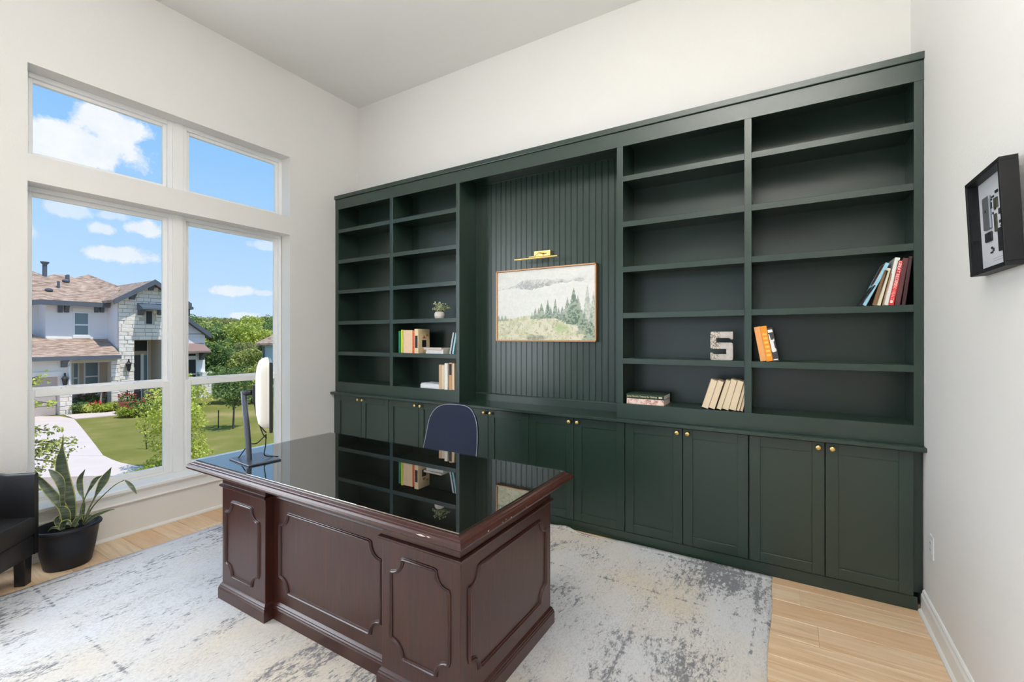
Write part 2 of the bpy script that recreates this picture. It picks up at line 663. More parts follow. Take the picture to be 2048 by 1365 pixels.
# baseboards: moulded profile
def baseprof(h=0.125, t=0.016):
    return [(0, 0), (t + .012, 0), (t + .012, .010), (t + .006, .017), (t, .02), (t, h - .03), (t - .005, h - .018), (t - .006, h - .006), (t - .011, h), (0, h)]
pf = baseprof()
struct(MB().prism([(XW + a, b) for a, b in ((0, 0), (.02, 0), (.02, .008), (.014, .018), (.006, .022), (0, .022))], 'y', YREAR, 3.288).build('baseboard_left', trim_paint))
struct(MB().prism([(XR_ - a, b) for a, b in pf], 'y', YREAR, 3.289).build('baseboard_right', trim_paint))

# window stool and apron
st = MB().prism([(XW - .14, .345), (XW - .14, .365), (XW + .042, .365), (XW + .052, .358), (XW + .052, .338), (XW + .046, .332), (XW - .14, .332)], 'y', .80, 2.86)
struct(st.build('trim_1', trim_paint))['label'] = 'white painted window stool under the tall windows'
ap = MB().prism([(XW, .332), (XW + .034, .332), (XW + .030, .318), (XW + .02, .312), (XW + .02, .262), (XW + .026, .252), (XW + .018, .242), (XW, .242)], 'y', .83, 2.83)
struct(ap.build('trim_2', trim_paint))['label'] = 'white moulded apron under the window stool'


def ring_frame(m, xa, xb, y0, y1, z0, z1, wl, wr, wb, wt):
    m.box(xa, xb, y0, y0 + wl, z0, z1)
    m.box(xa, xb, y1 - wr, y1, z0, z1)
    m.box(xa, xb, y0 + wl, y1 - wr, z0, z0 + wb)
    m.box(xa, xb, y0 + wl, y1 - wr, z1 - wt, z1)


MU = (1.795, 1.872)
FX = XW - 0.14
struct(MB().box(FX - .06, FX + .012, MU[0], MU[1], UW[2], UW[3]).build('trim_3', vinyl, bevel=.003))['label'] = 'white mullion between the two transom panes'
struct(MB().box(FX - .06, FX + .012, MU[0], MU[1], LW[2] + .02, LW[3]).build('trim_4', vinyl, bevel=.003))['label'] = 'white mullion between the two hung windows'


def fixed_window(n, y0, y1, z0, z1):
    m = MB()
    ring_frame(m, FX - .06, FX, y0, y1, z0, z1, .034, .034, .034, .034)
    root = struct(m.build('window_%d' % n, vinyl, bevel=.003))
    b = MB()
    ring_frame(b, FX - .055, FX - .022, y0 + .034, y1 - .034, z0 + .034, z1 - .034, .026, .026, .026, .026)
    b.build('glazing_bead', vinyl, root, bevel=.003)
    MB().box(FX - .046, FX - .042, y0 + .05, y1 - .05, z0 + .05, z1 - .05).build('pane', pane_glass, root)


def hung_window(n, y0, y1, z0, z1):
    m = MB()
    ring_frame(m, FX - .06, FX, y0, y1, z0, z1, .026, .026, .026, .03)
    root = struct(m.build('window_%d' % n, vinyl, bevel=.003))
    zm = 1.115
    b = MB()
    ring_frame(b, FX - .056, FX - .03, y0 + .026, y1 - .026, zm - .005, z1 - .03, .032, .032, .045, .032)
    us = b.build('upper_sash', vinyl, root, bevel=.003)
    MB().box(FX - .046, FX - .042, y0 + .04, y1 - .04, zm + .02, z1 - .04).build('pane', pane_glass, us)
    b = MB()
    ring_frame(b, FX - .028, FX + .004, y0 + .022, y1 - .022, z0 + .022, zm + .022, .042, .042, .045, .048)
    ls = b.build('lower_sash', vinyl, root, bevel=.004)
    MB().box(FX - .016, FX - .012, y0 + .05, y1 - .05, z0 + .05, zm - .01).build('pane', pane_glass, ls)
    for yy in (y0 + .26 * (y1 - y0), y0 + .74 * (y1 - y0)):
        k = MB().box(FX - .022, FX + .0, yy - .03, yy + .03, zm + .022, zm + .030)
        k.box(FX - .018, FX - .002, yy - .005, yy + .035, zm + .030, zm + .040)
        k.build('sash_lock', vinyl, root, bevel=.002)


fixed_window(1, UW[0], MU[0], UW[2], UW[3])
fixed_window(2, MU[1], UW[1], UW[2], UW[3])
hung_window(3, LW[0], MU[0], LW[2] + .02, LW[3])
hung_window(4, MU[1], LW[1], LW[2] + .02, LW[3])


# outlets
def outlet(label, loc, nx):
    r = thing('wall_outlet', label, 'outlet', loc, 0 if nx > 0 else math.pi)
    MB().box(0, .006, -.036, .036, -.058, .058).build('cover_plate', plate_white, r, bevel=.003)
    MB().box(.006, .009, -.017, .017, -.034, .034).build('receptacle', plate_white, r, bevel=.002)
    for dz in (-.019, .015):
        for dy in (-.008, .006):
            MB().box(.009, .0095, dy, dy + .002, dz, dz + .009).build('slot', slot_dark, r)


outlet('white outlet low on the wall beside the green cabinets', (XR_, 3.132, .42), -1)
outlet('white outlet on the window wall behind the desk', (XW, 3.17, .41), 1)

# ================================================================== BUILT-IN CABINETRY
YF = 3.302                 # face of the upper bookcase
DOORY = 3.282
CT = .9065
# base cabinets: six two-door units
ux0, uw = -4.255, .808
kn = MB().lathe([(.0001, 0), (.007, 0), (.007, .004), (.0045, .007), (.0045, .014), (.011, .018), (.0145, .022), (.0145, .026), (.012, .029), (.0001, .030)], 20, axis='y')
unit_words = ['first base cabinet, against the window wall', 'second base cabinet from the window wall', 'base cabinet behind the navy chair, third from the window wall',
              'fourth base cabinet from the window wall, under the beadboard niche', 'fifth base cabinet from the window wall, under the paperbacks', 'last base cabinet, against the wall with the shadow box']
knob_me = None
for u in range(6):
    ux = ux0 + u * uw
    r = thing('base_cabinet', 'dark green two-door ' + unit_words[u], 'cabinet', (ux, DOORY, 0), group='base cabinets of the built-in')
    c = MB()
    c.box(.0, uw, .022, .33, .075, .875)
    c.build('carcass', dark_gap, r)
    for d in range(2):
        a = .003 + d * (uw / 2 - .0005)
        b = a + uw / 2 - .0055
        z0, z1 = .080, .874
        sw_ = .062
        f = MB()
        f.box(a, a + sw_, 0, .020, z0, z1)
        f.box(b - sw_, b, 0, .020, z0, z1)
        f.box(a + sw_, b - sw_, 0, .020, z0, z0 + sw_)
        f.box(a + sw_, b - sw_, 0, .020, z1 - sw_, z1)
        do = f.build('door', green, r, bevel=.0012, seg=1)
        MB().box(a + sw_ - .004, b - sw_ + .004, .009, .018, z0 + sw_ - .004, z1 - sw_ + .004).build('panel', green, do)
        kx = b - .032 if d == 0 else a + .032
        if knob_me is None:
            ko = kn.build('knob', brass, do, smooth=True)
            knob_me = ko
        else:
            ko = copy_obj(knob_me, do)
        ko['label'] = 'round brass knob'
        ko.parent = do
        ko.location = (kx, 0, .846)
# end fillers
tag(MB().box(XW, ux0, DOORY + .006, 3.60, .075, .876).build('cabinet_filler', green), 'narrow green filler strip between base cabinets and window wall', 'filler strip')
tag(MB().box(ux0 + 6 * uw + .002, XR_, DOORY + .045, 3.60, .085, .876).build('cabinet_filler', green), 'recessed green filler strip between base cabinets and side wall', 'filler strip')
tag(MB().box(XW, XR_ - .03, 3.291, 3.60, 0, .074).build('toe_kick', green), 'dark green toe kick under the base cabinets', 'toe kick')
# worktop
m = MB()
m.prism([(3.242, .882), (3.238, .886), (3.238, .903), (3.242, CT), (YB, CT), (YB, .882)], 'x', XW, XR_)
tag(m.build('worktop', green), 'long dark green worktop on the base cabinets', 'worktop')

SHELF = [2.695, 2.358, 2.024, 1.684, 1.349]
TOPO, BOTO = 2.917, 1.015
ITOP = 2.99
BKY = 3.598


def bookcase(label, st, walls):
    """st: three face stiles [(x0,x1)]"""
    X0, X1 = st[0][0], st[-1][1]
    r = thing('bookcase', label, 'bookcase', (X0, YF, CT))
    o = lambda x: x - X0
    for i, (a, b) in enumerate(st):
        MB().box(o(a), o(b), 0, .02, BOTO - CT, TOPO - CT).build('face_stile', green, r, bevel=.001, seg=1)
        w0, w1 = (a, b)
        if i == 1:
            w0, w1 = a + .010, b - .010
        elif i == 0:
            w0, w1 = (a, a + .03) if walls[0] else (a, b - .004)
        else:
            w0, w1 = (b - .03, b) if walls[1] else (a + .004, b)
        MB().box(o(w0), o(w1), .02, BKY - YF, 0, ITOP - CT).build('side_panel', green, r)
    MB().box(0, X1 - X0, 0, .02, 0, BOTO - CT).build('bottom_rail', green, r, bevel=.001, seg=1)
    MB().box(0.002, X1 - X0 - .002, BKY - YF, BKY - YF + .012, 0, ITOP - CT).build('back_panel', green, r)
    MB().box(0.002, X1 - X0 - .002, .02, BKY - YF, ITOP - CT, ITOP - CT + .02).build('top_panel', green, r)
    for k in range(2):
        a, b = st[k][1], st[k + 1][0]
        a2 = a - .009 if k == 1 else (a - .018 if walls[0] else a - .003)
        b2 = b + .009 if k == 0 else (b + .018 if walls[1] else b + .003)
        a2 = max(a2, X0 + .03) if walls[0] and k == 0 else a2
        for z in SHELF:
            s = MB()
            s.box(o(a), o(b), -.001, .018, z - .040 - CT, z - CT)
            s.box(o(a2), o(b2), .018, BKY - YF, z - .022 - CT, z - CT)
            s.build('shelf', green, r, bevel=.001, seg=1)
        MB().box(o(a2), o(b2), .02, BKY - YF, BOTO - .022 - CT, BOTO - CT).build('shelf', green, r)
    return r


bookcase('dark green bookcase beside the window wall, with the small plant on a shelf', [(-4.298, -4.248), (-3.453, -3.410), (-2.604, -2.565)], (True, False))
bookcase('dark green bookcase with the letter S on a shelf', [(-1.090, -1.043), (-.242, -.200), (.595, .636)], (False, True))
# header: fascia and crown strip over everything
r = thing('bookcase_header', 'dark green fascia board running over both bookcases and the niche', 'header', (XW, YF, TOPO))
MB().box(0, XR_ - XW, 0, .02, 0, 3.028 - TOPO).build('fascia', green, r, bevel=.001, seg=1)
MB().prism([(-.010, 3.030 - TOPO), (-.012, 3.034 - TOPO), (-.012, 3.068 - TOPO), (-.008, 3.071 - TOPO), (.02, 3.071 - TOPO), (.02, 3.030 - TOPO)], 'x', 0, XR_ - XW).build('crown_strip', green, r)
MB().box(.01, XR_ - XW - .01, .02, YB - YF - .004, 3.02 - TOPO, 3.045 - TOPO).build('dust_cover', green, r)

# beadboard niche between the bookcases
nx0, nx1 = -2.565, -1.090
r = thing('beadboard_panel', 'dark green beadboard panelling in the niche behind the painting', 'panelling', (nx0, 3.575, CT))
NB = 27
pw = (nx1 - nx0) / NB
bd = MB()
bead = [(.0, .010), (.0, .0032), (.0018, .0008), (.0050, .0008), (.0068, .0032), (.0076, .0032), (.0088, .0006), (.010, 0.0), (pw - .0014, 0.0), (pw - .0002, .0016), (pw - .0002, .010)]
bd.prism(bead, 'z', .07, ITOP - CT - .03)
b0 = None
for i in range(NB):
    if b0 is None:
        b0 = bd.build('board', green, r)
        o = b0
    else:
        o = copy_obj(b0, r)
    o.location = (i * pw, 0, 0)
MB().box(0, nx1 - nx0, .0105, .03, 0, ITOP - CT).build('backing', dark_gap, r)
MB().prism([(-.016, 0), (-.016, .062), (-.010, .070), (.008, .074), (.010, .074), (.010, 0)], 'x', 0, nx1 - nx0).build('bottom_rail', green, r)
MB().box(0, nx1 - nx0, -.014, .010, ITOP - CT - .035, ITOP - CT).build('top_rail', green, r)
MB().box(0, .014, -.012, -.0005, .074, ITOP - CT - .035).build('corner_bead', green, r, bevel=.002)
MB().box(nx1 - nx0 - .014, nx1 - nx0, -.012, -.0005, .074, ITOP - CT - .035).build('corner_bead', green, r, bevel=.002)
MB().box(0, nx1 - nx0, -.25, .03, ITOP - CT, ITOP - CT + .02).build('niche_top', green, r)

# ================================================================== RUG
gx = np.linspace(RUG[0], RUG[1], 96)
gy = np.linspace(RUG[2], RUG[3], 80)
rcx, rcy = (RUG[0] + RUG[1]) / 2, (RUG[2] + RUG[3]) / 2
vs, fs = [], []
ny_, nx_ = len(gy), len(gx)
def rug_z(x, y):
    z = 0.010 + 0.0016 * math.sin(3.1 * x + 1.7 * y) * math.sin(2.2 * y)
    z += 0.022 * math.exp(-(((x + 1.47) / .09) ** 2)) * max(0, (y - 3.02) / .25) if y > 3.02 else 0
    return z
for j, yy in enumerate(gy):
    for i, xx in enumerate(gx):
        yy2 = yy - (0.055 * math.exp(-(((xx + 1.30) / .16) ** 2)) if j > ny_ - 2 else 0)
        wob = 0.004 * math.sin(9 * yy + 1) * (1 if i in (0, nx_ - 1) else 0)
        vs.append((xx + wob - rcx, yy2 - rcy, rug_z(xx, yy)))
for j in range(ny_ - 1):
    for i in range(nx_ - 1):
        a = j * nx_ + i
        fs.append((a, a + 1, a + nx_ + 1, a + nx_))
# skirt
bord = [i for i in range(nx_)] + [j * nx_ + nx_ - 1 for j in range(1, ny_)] + [(ny_ - 1) * nx_ + i for i in range(nx_ - 2, -1, -1)] + [j * nx_ for j in range(ny_ - 2, 0, -1)]
o0 = len(vs)
for k in bord:
    v = vs[k]
    vs.append((v[0] * 1.0006, v[1] * 1.0006, 0.0008))
nb = len(bord)
for k in range(nb):
    fs.append((bord[(k + 1) % nb], bord[k], o0 + k, o0 + (k + 1) % nb))
m = MB()
m.add(vs, fs)
rug = tag(m.build('area_rug', rug_pile, smooth=True, loc=(rcx, rcy, 0)), 'large distressed grey and cream area rug under the desk', 'rug')

# ================================================================== DESK
ZR = 0.0115
DX0, DX1, DY0, DY1 = -2.774, -1.060, 1.370, 2.135
desk = thing('executive_desk', 'dark mahogany executive desk with moulded panels standing on the rug', 'desk', (-1.92, 1.75, ZR))
dl = desk.location
def D(m):
    m.v = [(x - dl.x, y - dl.y, z - dl.z) for x, y, z in m.v]
    return m
PED = [(-2.774, -2.347), (-1.480, -1.060)]
for a, b in PED:
    D(MB().box(a, b, DY0, DY1, .02, .748)).build('pedestal', desk_wood, desk, bevel=.003)
D(MB().box(PED[0][1], PED[1][0], 1.420, 1.442, .02, .748)).build('modesty_panel', desk_wood, desk)
D(MB().box(PED[0][1], PED[1][0], 2.105, 2.125, .66, .748)).build('pencil_drawer', desk_wood, desk)
# base moulding (plinth) with stepped top
def plinth(m, x0, x1, y0, y1):
    pr = [(.016, ZR), (.016, .068), (.013, .074), (.013, .079), (.009, .084), (.009, .089), (.003, .096), (0.0, .100)]
    rs = []
    for e, z in pr:
        rs.append([(x0 - e, y0 - e, z), (x1 + e, y0 - e, z), (x1 + e, y1 + e, z), (x0 - e, y1 + e, z)])
    m.rings(rs)
for a, b in PED:
    m = MB()
    plinth(m, a, b, DY0, DY1)
    D(m).build('base_moulding', desk_wood, desk)
m = MB()
plinth(m, PED[0][1] + .017, PED[1][0] - .017, 1.420, 1.4405)
D(m).build('base_moulding', desk_wood, desk)
# thin bead under the frieze
def beadring(m, x0, x1, y0, y1, z):
    pr = [(0, z - .009), (.008, z - .008), (.012, z - .003), (.012, z + .003), (.006, z + .008), (0, z + .009)]
    rs = [[(x0 - e, y0 - e, zz), (x1 + e, y0 - e, zz), (x1 + e, y1 + e, zz), (x0 - e, y1 + e, zz)] for e, zz in pr]
    m.rings(rs)
for a, b in PED:
    m = MB()
    beadring(m, a, b, DY0, DY1, .656)
    D(m).build('frieze_bead', desk_wood, desk)
m = MB()
m.prism([(1.420, .647), (1.411, .650), (1.408, .656), (1.413, .664), (1.420, .665)], 'x', PED[0][1], PED[1][0])
D(m).build('frieze_bead', desk_wood, desk)


def panel_path(w, h, r=0.062, n=7):
    """closed outline with scooped corners, in local u,v from 0"""
    P = []
    def arc(cx, cy, a0, a1):
        for k in range(n + 1):
            a = R(a0 + (a1 - a0) * k / n)
            P.append((cx + r * math.cos(a), cy + r * math.sin(a)))
    s = .014
    P.append((r + s, 0)); P.append((w - r - s, 0)); P.append((w - r - s, .0))
    arc(w - .004, .004, 180, 90)
    P.append((w, r + s)); P.append((w, h - r - s))
    arc(w - .004, h - .004, 270, 180)
    P.append((w - r - s, h)); P.append((r + s, h))
    arc(.004, h - .004, 0, -90)
    P.append((0, h - r - s)); P.append((0, r + s))
    arc(.004, .004, 90, 0)
    out = []
    for p in P:
        if not out or (abs(p[0] - out[-1][0]) + abs(p[1] - out[-1][1])) > 1e-5:
            out.append(p)
    return out


def moulding(u0, v0, w, h, to3, nrm, r=.062):
    """half-round moulding on the panel outline"""
    path = panel_path(w, h, r)
    n = len(path)
    sec = [(-.0095, 0), (-.0085, .004), (-.005, .005), (-.0035, .009), (.0, .011), (.004, .009), (.006, .005), (.0085, .004), (.0095, 0)]
    rings = []
    for i in range(n):
        p0, p1, p2 = Vector(path[i - 1]), Vector(path[i]), Vector(path[(i + 1) % n])
        d1 = (p1 - p0).normalized()
        d2 = (p2 - p1).normalized()
        t = (d1 + d2)
        t = t.normalized() if t.length > 1e-4 else d1
        side = Vector((t.y, -t.x))
        k = 1.0 / max(.6, abs(t.dot(d1)))
        ring = []
        for a, b in sec:
            q = p1 + side * a * k
            ring.append(to3(u0 + q.x, v0 + q.y) + nrm * b)
        rings.append(ring)
    rings.append(rings[0])
    m = MB()
    m.rings(rings, False, False, closed=False)
    return D(m)


front = lambda y: (lambda u, v: Vector((u, y, v)))
sideR = lambda x: (lambda u, v: Vector((x, u, v)))
moulding(-2.731, .160, .328, .420, front(DY0), Vector((0, -1, 0))).build('panel_moulding', desk_wood, desk, auto=R(40))
moulding(-1.425, .176, .311, .412, front(DY0), Vector((0, -1, 0))).build('panel_moulding', desk_wood, desk, auto=R(40))
moulding(-2.293, .170, .757, .414, front(1.420), Vector((0, -1, 0)), .066).build('panel_moulding', desk_wood, desk, auto=R(40))
moulding(1.425, .176, .653, .412, sideR(DX1), Vector((1, 0, 0))).build('panel_moulding', desk_wood, desk, auto=R(40))
moulding(1.425, .176, .653, .412, sideR(DX0), Vector((-1, 0, 0))).build('panel_moulding', desk_wood, desk, auto=R(40))
# top with moulded edge
TX0, TX1, TY0, TY1 = -2.93, -.965, 1.25, 2.215
pr = [(.085, .746), (.04, .746), (.03, .750), (.010, .753), (.002, .760), (0, .767), (.002, .776), (.008, .783), (.016, .786), (.017, .789), (.024, .7905), (.030, .793), (.031, .797), (.036, .798)]
rs = [[(TX0 + e, TY0 + e, z), (TX1 - e, TY0 + e, z), (TX1 - e, TY1 - e, z), (TX0 + e, TY1 - e, z)] for e, z in pr]
D(MB().rings(rs)).build('desk_top', desk_wood, desk, auto=R(25))
# chips in the edge of the top
chip = pbr('bare_wood_chip', rgb(214, 196, 180), 0.8)
for (cx, cy, w_, d_) in [(-1.150, 1.251, .05, .006), (-1.115, 1.252, .03, .004)]:
    D(MB().lathe([(.0001, -.004), (w_ / 2, 0), (.0001, .004)], 12, (cx, cy + .0012, .7755), 1.0, .09)).build('edge_chip', chip, desk)
for (cy, cz, s_) in [(1.42, .772, .005), (1.52, .770, .003), (1.545, .773, .003), (1.585, .768, .004), (1.71, .771, .003)]:
    D(MB().lathe([(.0001, -s_ * .7), (s_, 0), (.0001, s_ * .7)], 10, (TX1 + .0004, cy, cz), .25, 1.0)).build('edge_chip', chip, desk)
gl = MB().box(TX0 + .036, TX1 - .036, TY0 + .036, TY1 - .036, .7983, .8040)
gl.v = [(x - dl.x, y - dl.y, z - .7983) for x, y, z in gl.v]
tag(gl.build('glass_desk_cover', desk_glass, loc=(dl.x, dl.y, .7983), bevel=.001, seg=1), 'sheet of clear glass covering the dark desk top', 'glass sheet')
D(MB().box(TX0 + .034, TX1 - .034, TY0 + .034, TY1 - .034, .7975, .7982)).build('top_veneer', desk_dark, desk)
ZG = .8043

# ================================================================== MONITOR
mon = thing('computer_monitor', 'white-backed computer monitor on a grey stand on the desk', 'monitor', (-2.597, 1.455, ZG), R(-6))
MB().box(-.125, .125, -.085, .09, 0, .009).build('stand_base', mon_grey, mon, bevel=.003)
post = MB()
pts = [(0.0, -.03, .009), (.0, -.034, .10), (-.004, -.040, .20), (-.012, -.046, .30), (-.02, -.05, .395)]
rs = []
for i, p in enumerate(spline(pts, 5)):
    wx, wy = .026 - .004 * (i / 20), .011
    rs.append([(p.x + wx * math.cos(a) * .6, p.y + wy * math.sin(a) * 1.4, p.z) for a in [2 * math.pi * k / 14 for k in range(14)]])
post.rings(rs)
post.build('stand_post', mon_grey, mon, auto=R(40))
# panel local frame: centre, width axis, normal
root_r = Matrix.Rotation(R(6), 4, 'Z')
cen = root_r @ (Vector((-2.553, 1.505, 1.190)) - mon.location)
MW = Matrix.Translation(cen) @ Matrix.Rotation(R(6) + math.atan2(.5, -.87) + math.pi, 4, 'Z')
# in this frame: x = width axis, +y = screen side (towards the chair)
def Mx(m):
    m.v = [tuple(MW @ Vector(v)) for v in m.v]
    return m
Mx(MB().box(-.308, .308, .004, .020, -.182, .182)).build('bezel', screen_black, mon, bevel=.003)
Mx(MB().box(-.300, .300, .0198, .0208, -.172, .174)).build('screen', screen_black, mon)
rs = []
for t_, (ex, ez, yy) in enumerate([(.306, .180, .004), (.305, .179, -.012), (.300, .172, -.030), (.285, .155, -.046), (.24, .12, -.056), (.15, .07, -.060)]):
    ring = []
    for k in range(40):
        a = 2 * math.pi * k / 40
        c_, s_ = math.cos(a), math.sin(a)
        q = .2 if t_ < 4 else .35
        ring.append((ex * math.copysign(abs(c_) ** q, c_), yy, ez * math.copysign(abs(s_) ** q, s_) + .012))
    rs.append(ring)
Mx(MB().rings(rs)).build('back_shell', mon_white, mon, auto=R(50))
Mx(MB().box(-.302, -.2, -.018, .006, -.19, -.10)).build('side_chin', mon_white, mon, bevel=.006)
Mx(MB().box(-.045, .045, -.075, -.056, -.035, .045)).build('mount_plate', chair_black, mon, bevel=.004)
hd = Vector((-.02, -.05, .395))
tgt = MW @ Vector((0, -.07, .0))
MB().tube([hd + Vector((0, 0, -.012)), hd * .5 + tgt * .5 + Vector((0, 0, -.004)), tgt], .016, 10).build('stand_arm', chair_black, mon, smooth=True)
for pts in ([(-.004, -.01, .37), (.02, -.0, .27), (.035, .0, .25), (.05, .01, .35)], [(.012, .0, .37), (.03, .0, .24), (.055, .02, .18), (.075, .03, .16)], [(0.0, -.01, .38), (.03, .01, .22), (.06, .02, .15), (.08, .03, .13)],
            [(.075, .03, .15), (.03, .0, .10), (-.03, -.02, .085), (-.085, -.05, .01), (-.10, -.06, .004)], [(.075, .03, .15), (.065, .03, .08), (.055, .03, .03), (.04, .08, .011), (.05, .11, .004)]):
    MB().tube(spline(pts, 6), .0032, 6).build('cable', cable_black, mon, smooth=True)

# ================================================================== OFFICE CHAIR
ch = thing('office_chair', 'navy mesh office chair tucked behind the desk', 'chair', (-2.16, 2.50, ZR), R(6))
def backpt(u, v):
    # u -1..1 across, v 0..1 up
    half = .246 - .044 * v ** 1.6
    x = half * u
    z = .50 + .477 * v
    y = .17 + .10 * v - .05 * u * u + .03 * math.sin(math.pi * v)
    return Vector((x, y, z))
def squircle(x, y, k=1.0):
    return k * x * math.sqrt(1 - (.40 if y > 0 else .10) * y ** 4), .5 + .5 * k * y * math.sqrt(1 - .24 * x ** 4)
def outline(k=1.0, n=18):
    P = [(-1 + 2 * i / n, -1) for i in range(n)] + [(1, -1 + 2 * i / n) for i in range(n)] + [(1 - 2 * i / n, 1) for i in range(n)] + [(-1, 1 - 2 * i / n) for i in range(n)]
    return [squircle(x, y, k) for x, y in P]
NGp = 22
m = MB()
for sgn in (0, 1):
    o_ = len(m.v)
    for j in range(NGp + 1):
        for i in range(NGp + 1):
            x, y = -1 + 2 * i / NGp, -1 + 2 * j / NGp
            u, v = squircle(x, y, .978)
            m.v.append(tuple(backpt(u, v) + Vector((0, (-.006 * (1 - max(abs(x), abs(y)) ** 6) if sgn == 0 else .006) + .004, 0))))
    for j in range(NGp):
        for i in range(NGp):
            q = o_ + j * (NGp + 1) + i
            m.f.append((q, q + 1, q + NGp + 2, q + NGp + 1))
            m.m.append(0)
m.build('backrest_pad', navy, ch, smooth=True)
m = MB()
m.rings([[backpt(u, v) + Vector((0, off, 0)) for u, v in outline(k)] for k, off in ((.985, .004), (1.0, .012), (1.0, .024), (.97, .034), (.8, .036), (.5, .037), (.2, .038), (.02, .038))], False, True)
m.build('backrest_shell', chair_black, ch, smooth=True)
ring = [backpt(u, v) + Vector((0, .006, 0)) for u, v in outline(.985)]
MB().tube(ring + [ring[0]], .0035, 6).build('edge_piping', piping, ch, smooth=True)
rs = [[Vector((.245 * k * math.copysign(abs(math.cos(a)) ** .45, math.cos(a)), -.03 + .235 * k * math.copysign(abs(math.sin(a)) ** .45, math.sin(a)), z)) for a in [2 * math.pi * i / 40 for i in range(40)]] for k, z in ((.9, .41), (1.0, .425), (1.0, .455), (.94, .474), (.5, .482), (.02, .484))]
MB().rings(rs).build('seat', navy, ch, smooth=True)
MB().box(-.04, .04, -.0, .235, .39, .408).build('seat_plate', chair_black, ch, bevel=.004)
MB().tube(spline([(0, .16, .398), (0, .23, .42), (0, .235, .52), (0, .225, .62)], 5), .018, 10).build('back_support', chair_black, ch, smooth=True)
MB().lathe([(.03, .10), (.03, .24), (.018, .24), (.018, .395)], 16).build('gas_column', chrome, ch, auto=R(40))
MB().lathe([(.05, .075), (.05, .10), (.03, .115)], 20).build('base_hub', chair_black, ch, auto=R(40))
leg0 = cas0 = None
for k in range(5):
    a = 2 * math.pi * k / 5 + .3
    if leg0 is None:
        leg0 = MB().tube([(.03, 0, .09), (.15, 0, .082), (.27, 0, .07)], [.022, .018, .014], 8).build('base_leg', chair_black, ch, smooth=True)
        cas0 = MB().lathe([(.006, -.022), (.026, -.018), (.028, 0), (.026, .018), (.006, .022)], 18, (.27, 0, .029), axis='y').tube([(.27, 0, .03), (.27, 0, .07)], .007, 8).build('caster', chair_black, ch, auto=R(40))
        l, c_ = leg0, cas0
    else:
        l, c_ = copy_obj(leg0, ch), copy_obj(cas0, ch)
    l.rotation_euler = c_.rotation_euler = (0, 0, a)

# ================================================================== TUB ARMCHAIR in the window corner
tub = thing('tub_armchair', 'black leather tub armchair standing beside the snake plant', 'armchair', (-3.79, .640, 0), R(45))
# local: +x is the way it faces, y across (far arm at +y)
def uplan(k):
    P = []
    hw, dep, fr = .325 * k, .44 * k, .035
    P.append((fr, hw))
    P.append((-.10, hw))
    for i in range(17):
        a = R(90 + 180 * i / 16)
        P.append((-.12 + (dep - .12) * math.cos(a) * 1.0, hw * math.sin(a)))
    P.append((-.10, -hw))
    P.append((fr, -hw))
    return P
def uband(z0, z1, k0, k1, rnd=.022):
    o_, i_ = uplan(k0), uplan(k1)
    m = MB()
    secs = []
    for (ox, oy), (ix, iy) in zip(o_, i_):
        ov, iv = Vector((ox, oy, 0)), Vector((ix, iy, 0))
        d = (iv - ov).normalized()
        secs.append([ov + Vector((0, 0, z0)), ov + Vector((0, 0, z1 - rnd)), ov + d * rnd * .4 + Vector((0, 0, z1 - rnd * .3)), ov + d * rnd + Vector((0, 0, z1)), iv - d * rnd + Vector((0, 0, z1)), iv - d * rnd * .4 + Vector((0, 0, z1 - rnd * .3)), iv + Vector((0, 0, z1 - rnd)), iv + Vector((0, 0, z0))])
    m.rings(secs, True, True)
    return m
ub = uband(.165, .665, 1.0, .90, .014)
for i, v in enumerate(ub.v):   # back rises a little above the arms
    x, y, z = v
    if z > .5:
        ub.v[i] = (x, y, z + .10 * max(0, min(1, (-x - .10) / .3)) ** 1.5)
ub.build('arm_and_back', leather, tub, auto=R(50))
def pad(z0, z1, k, x1, rnd):
    P = [(x1, .288 * k)] + [(-.10, .288 * k)] + [(-.12 + .26 * k * math.cos(R(a)), .288 * k * math.sin(R(a))) for a in range(105, 256, 15)] + [(-.10, -.288 * k), (x1, -.288 * k)]
    rs = []
    for e, z in ((rnd, z0), (0, z0 + rnd), (0, z1 - rnd), (rnd * .4, z1 - rnd * .3), (rnd, z1)):
        c0 = Vector((-.08, 0))
        rs.append([Vector((c0.x + (p[0] - c0.x) * (1 - e / .26), p[1] * (1 - e / .26), z)) for p in P])
    return MB().rings(rs)
pad(.285, .405, 1.0, .045, .02).build('seat_cushion', leather, tub, auto=R(50))
pad(.165, .282, 1.0, .034, .008).build('seat_base', leather, tub, auto=R(50))
for x, y, zl_ in ((.0, .255, 0), (.0, -.255, .0117), (-.27, .17, 0), (-.27, -.17, .0117)):
    MB().rings([[(x + s * a, y + s * b, z) for a, b in ((-1, -1), (1, -1), (1, 1), (-1, 1))] for s, z in ((.026, zl_), (.029, .168))]).build('leg', leg_wood, tub, bevel=.003)

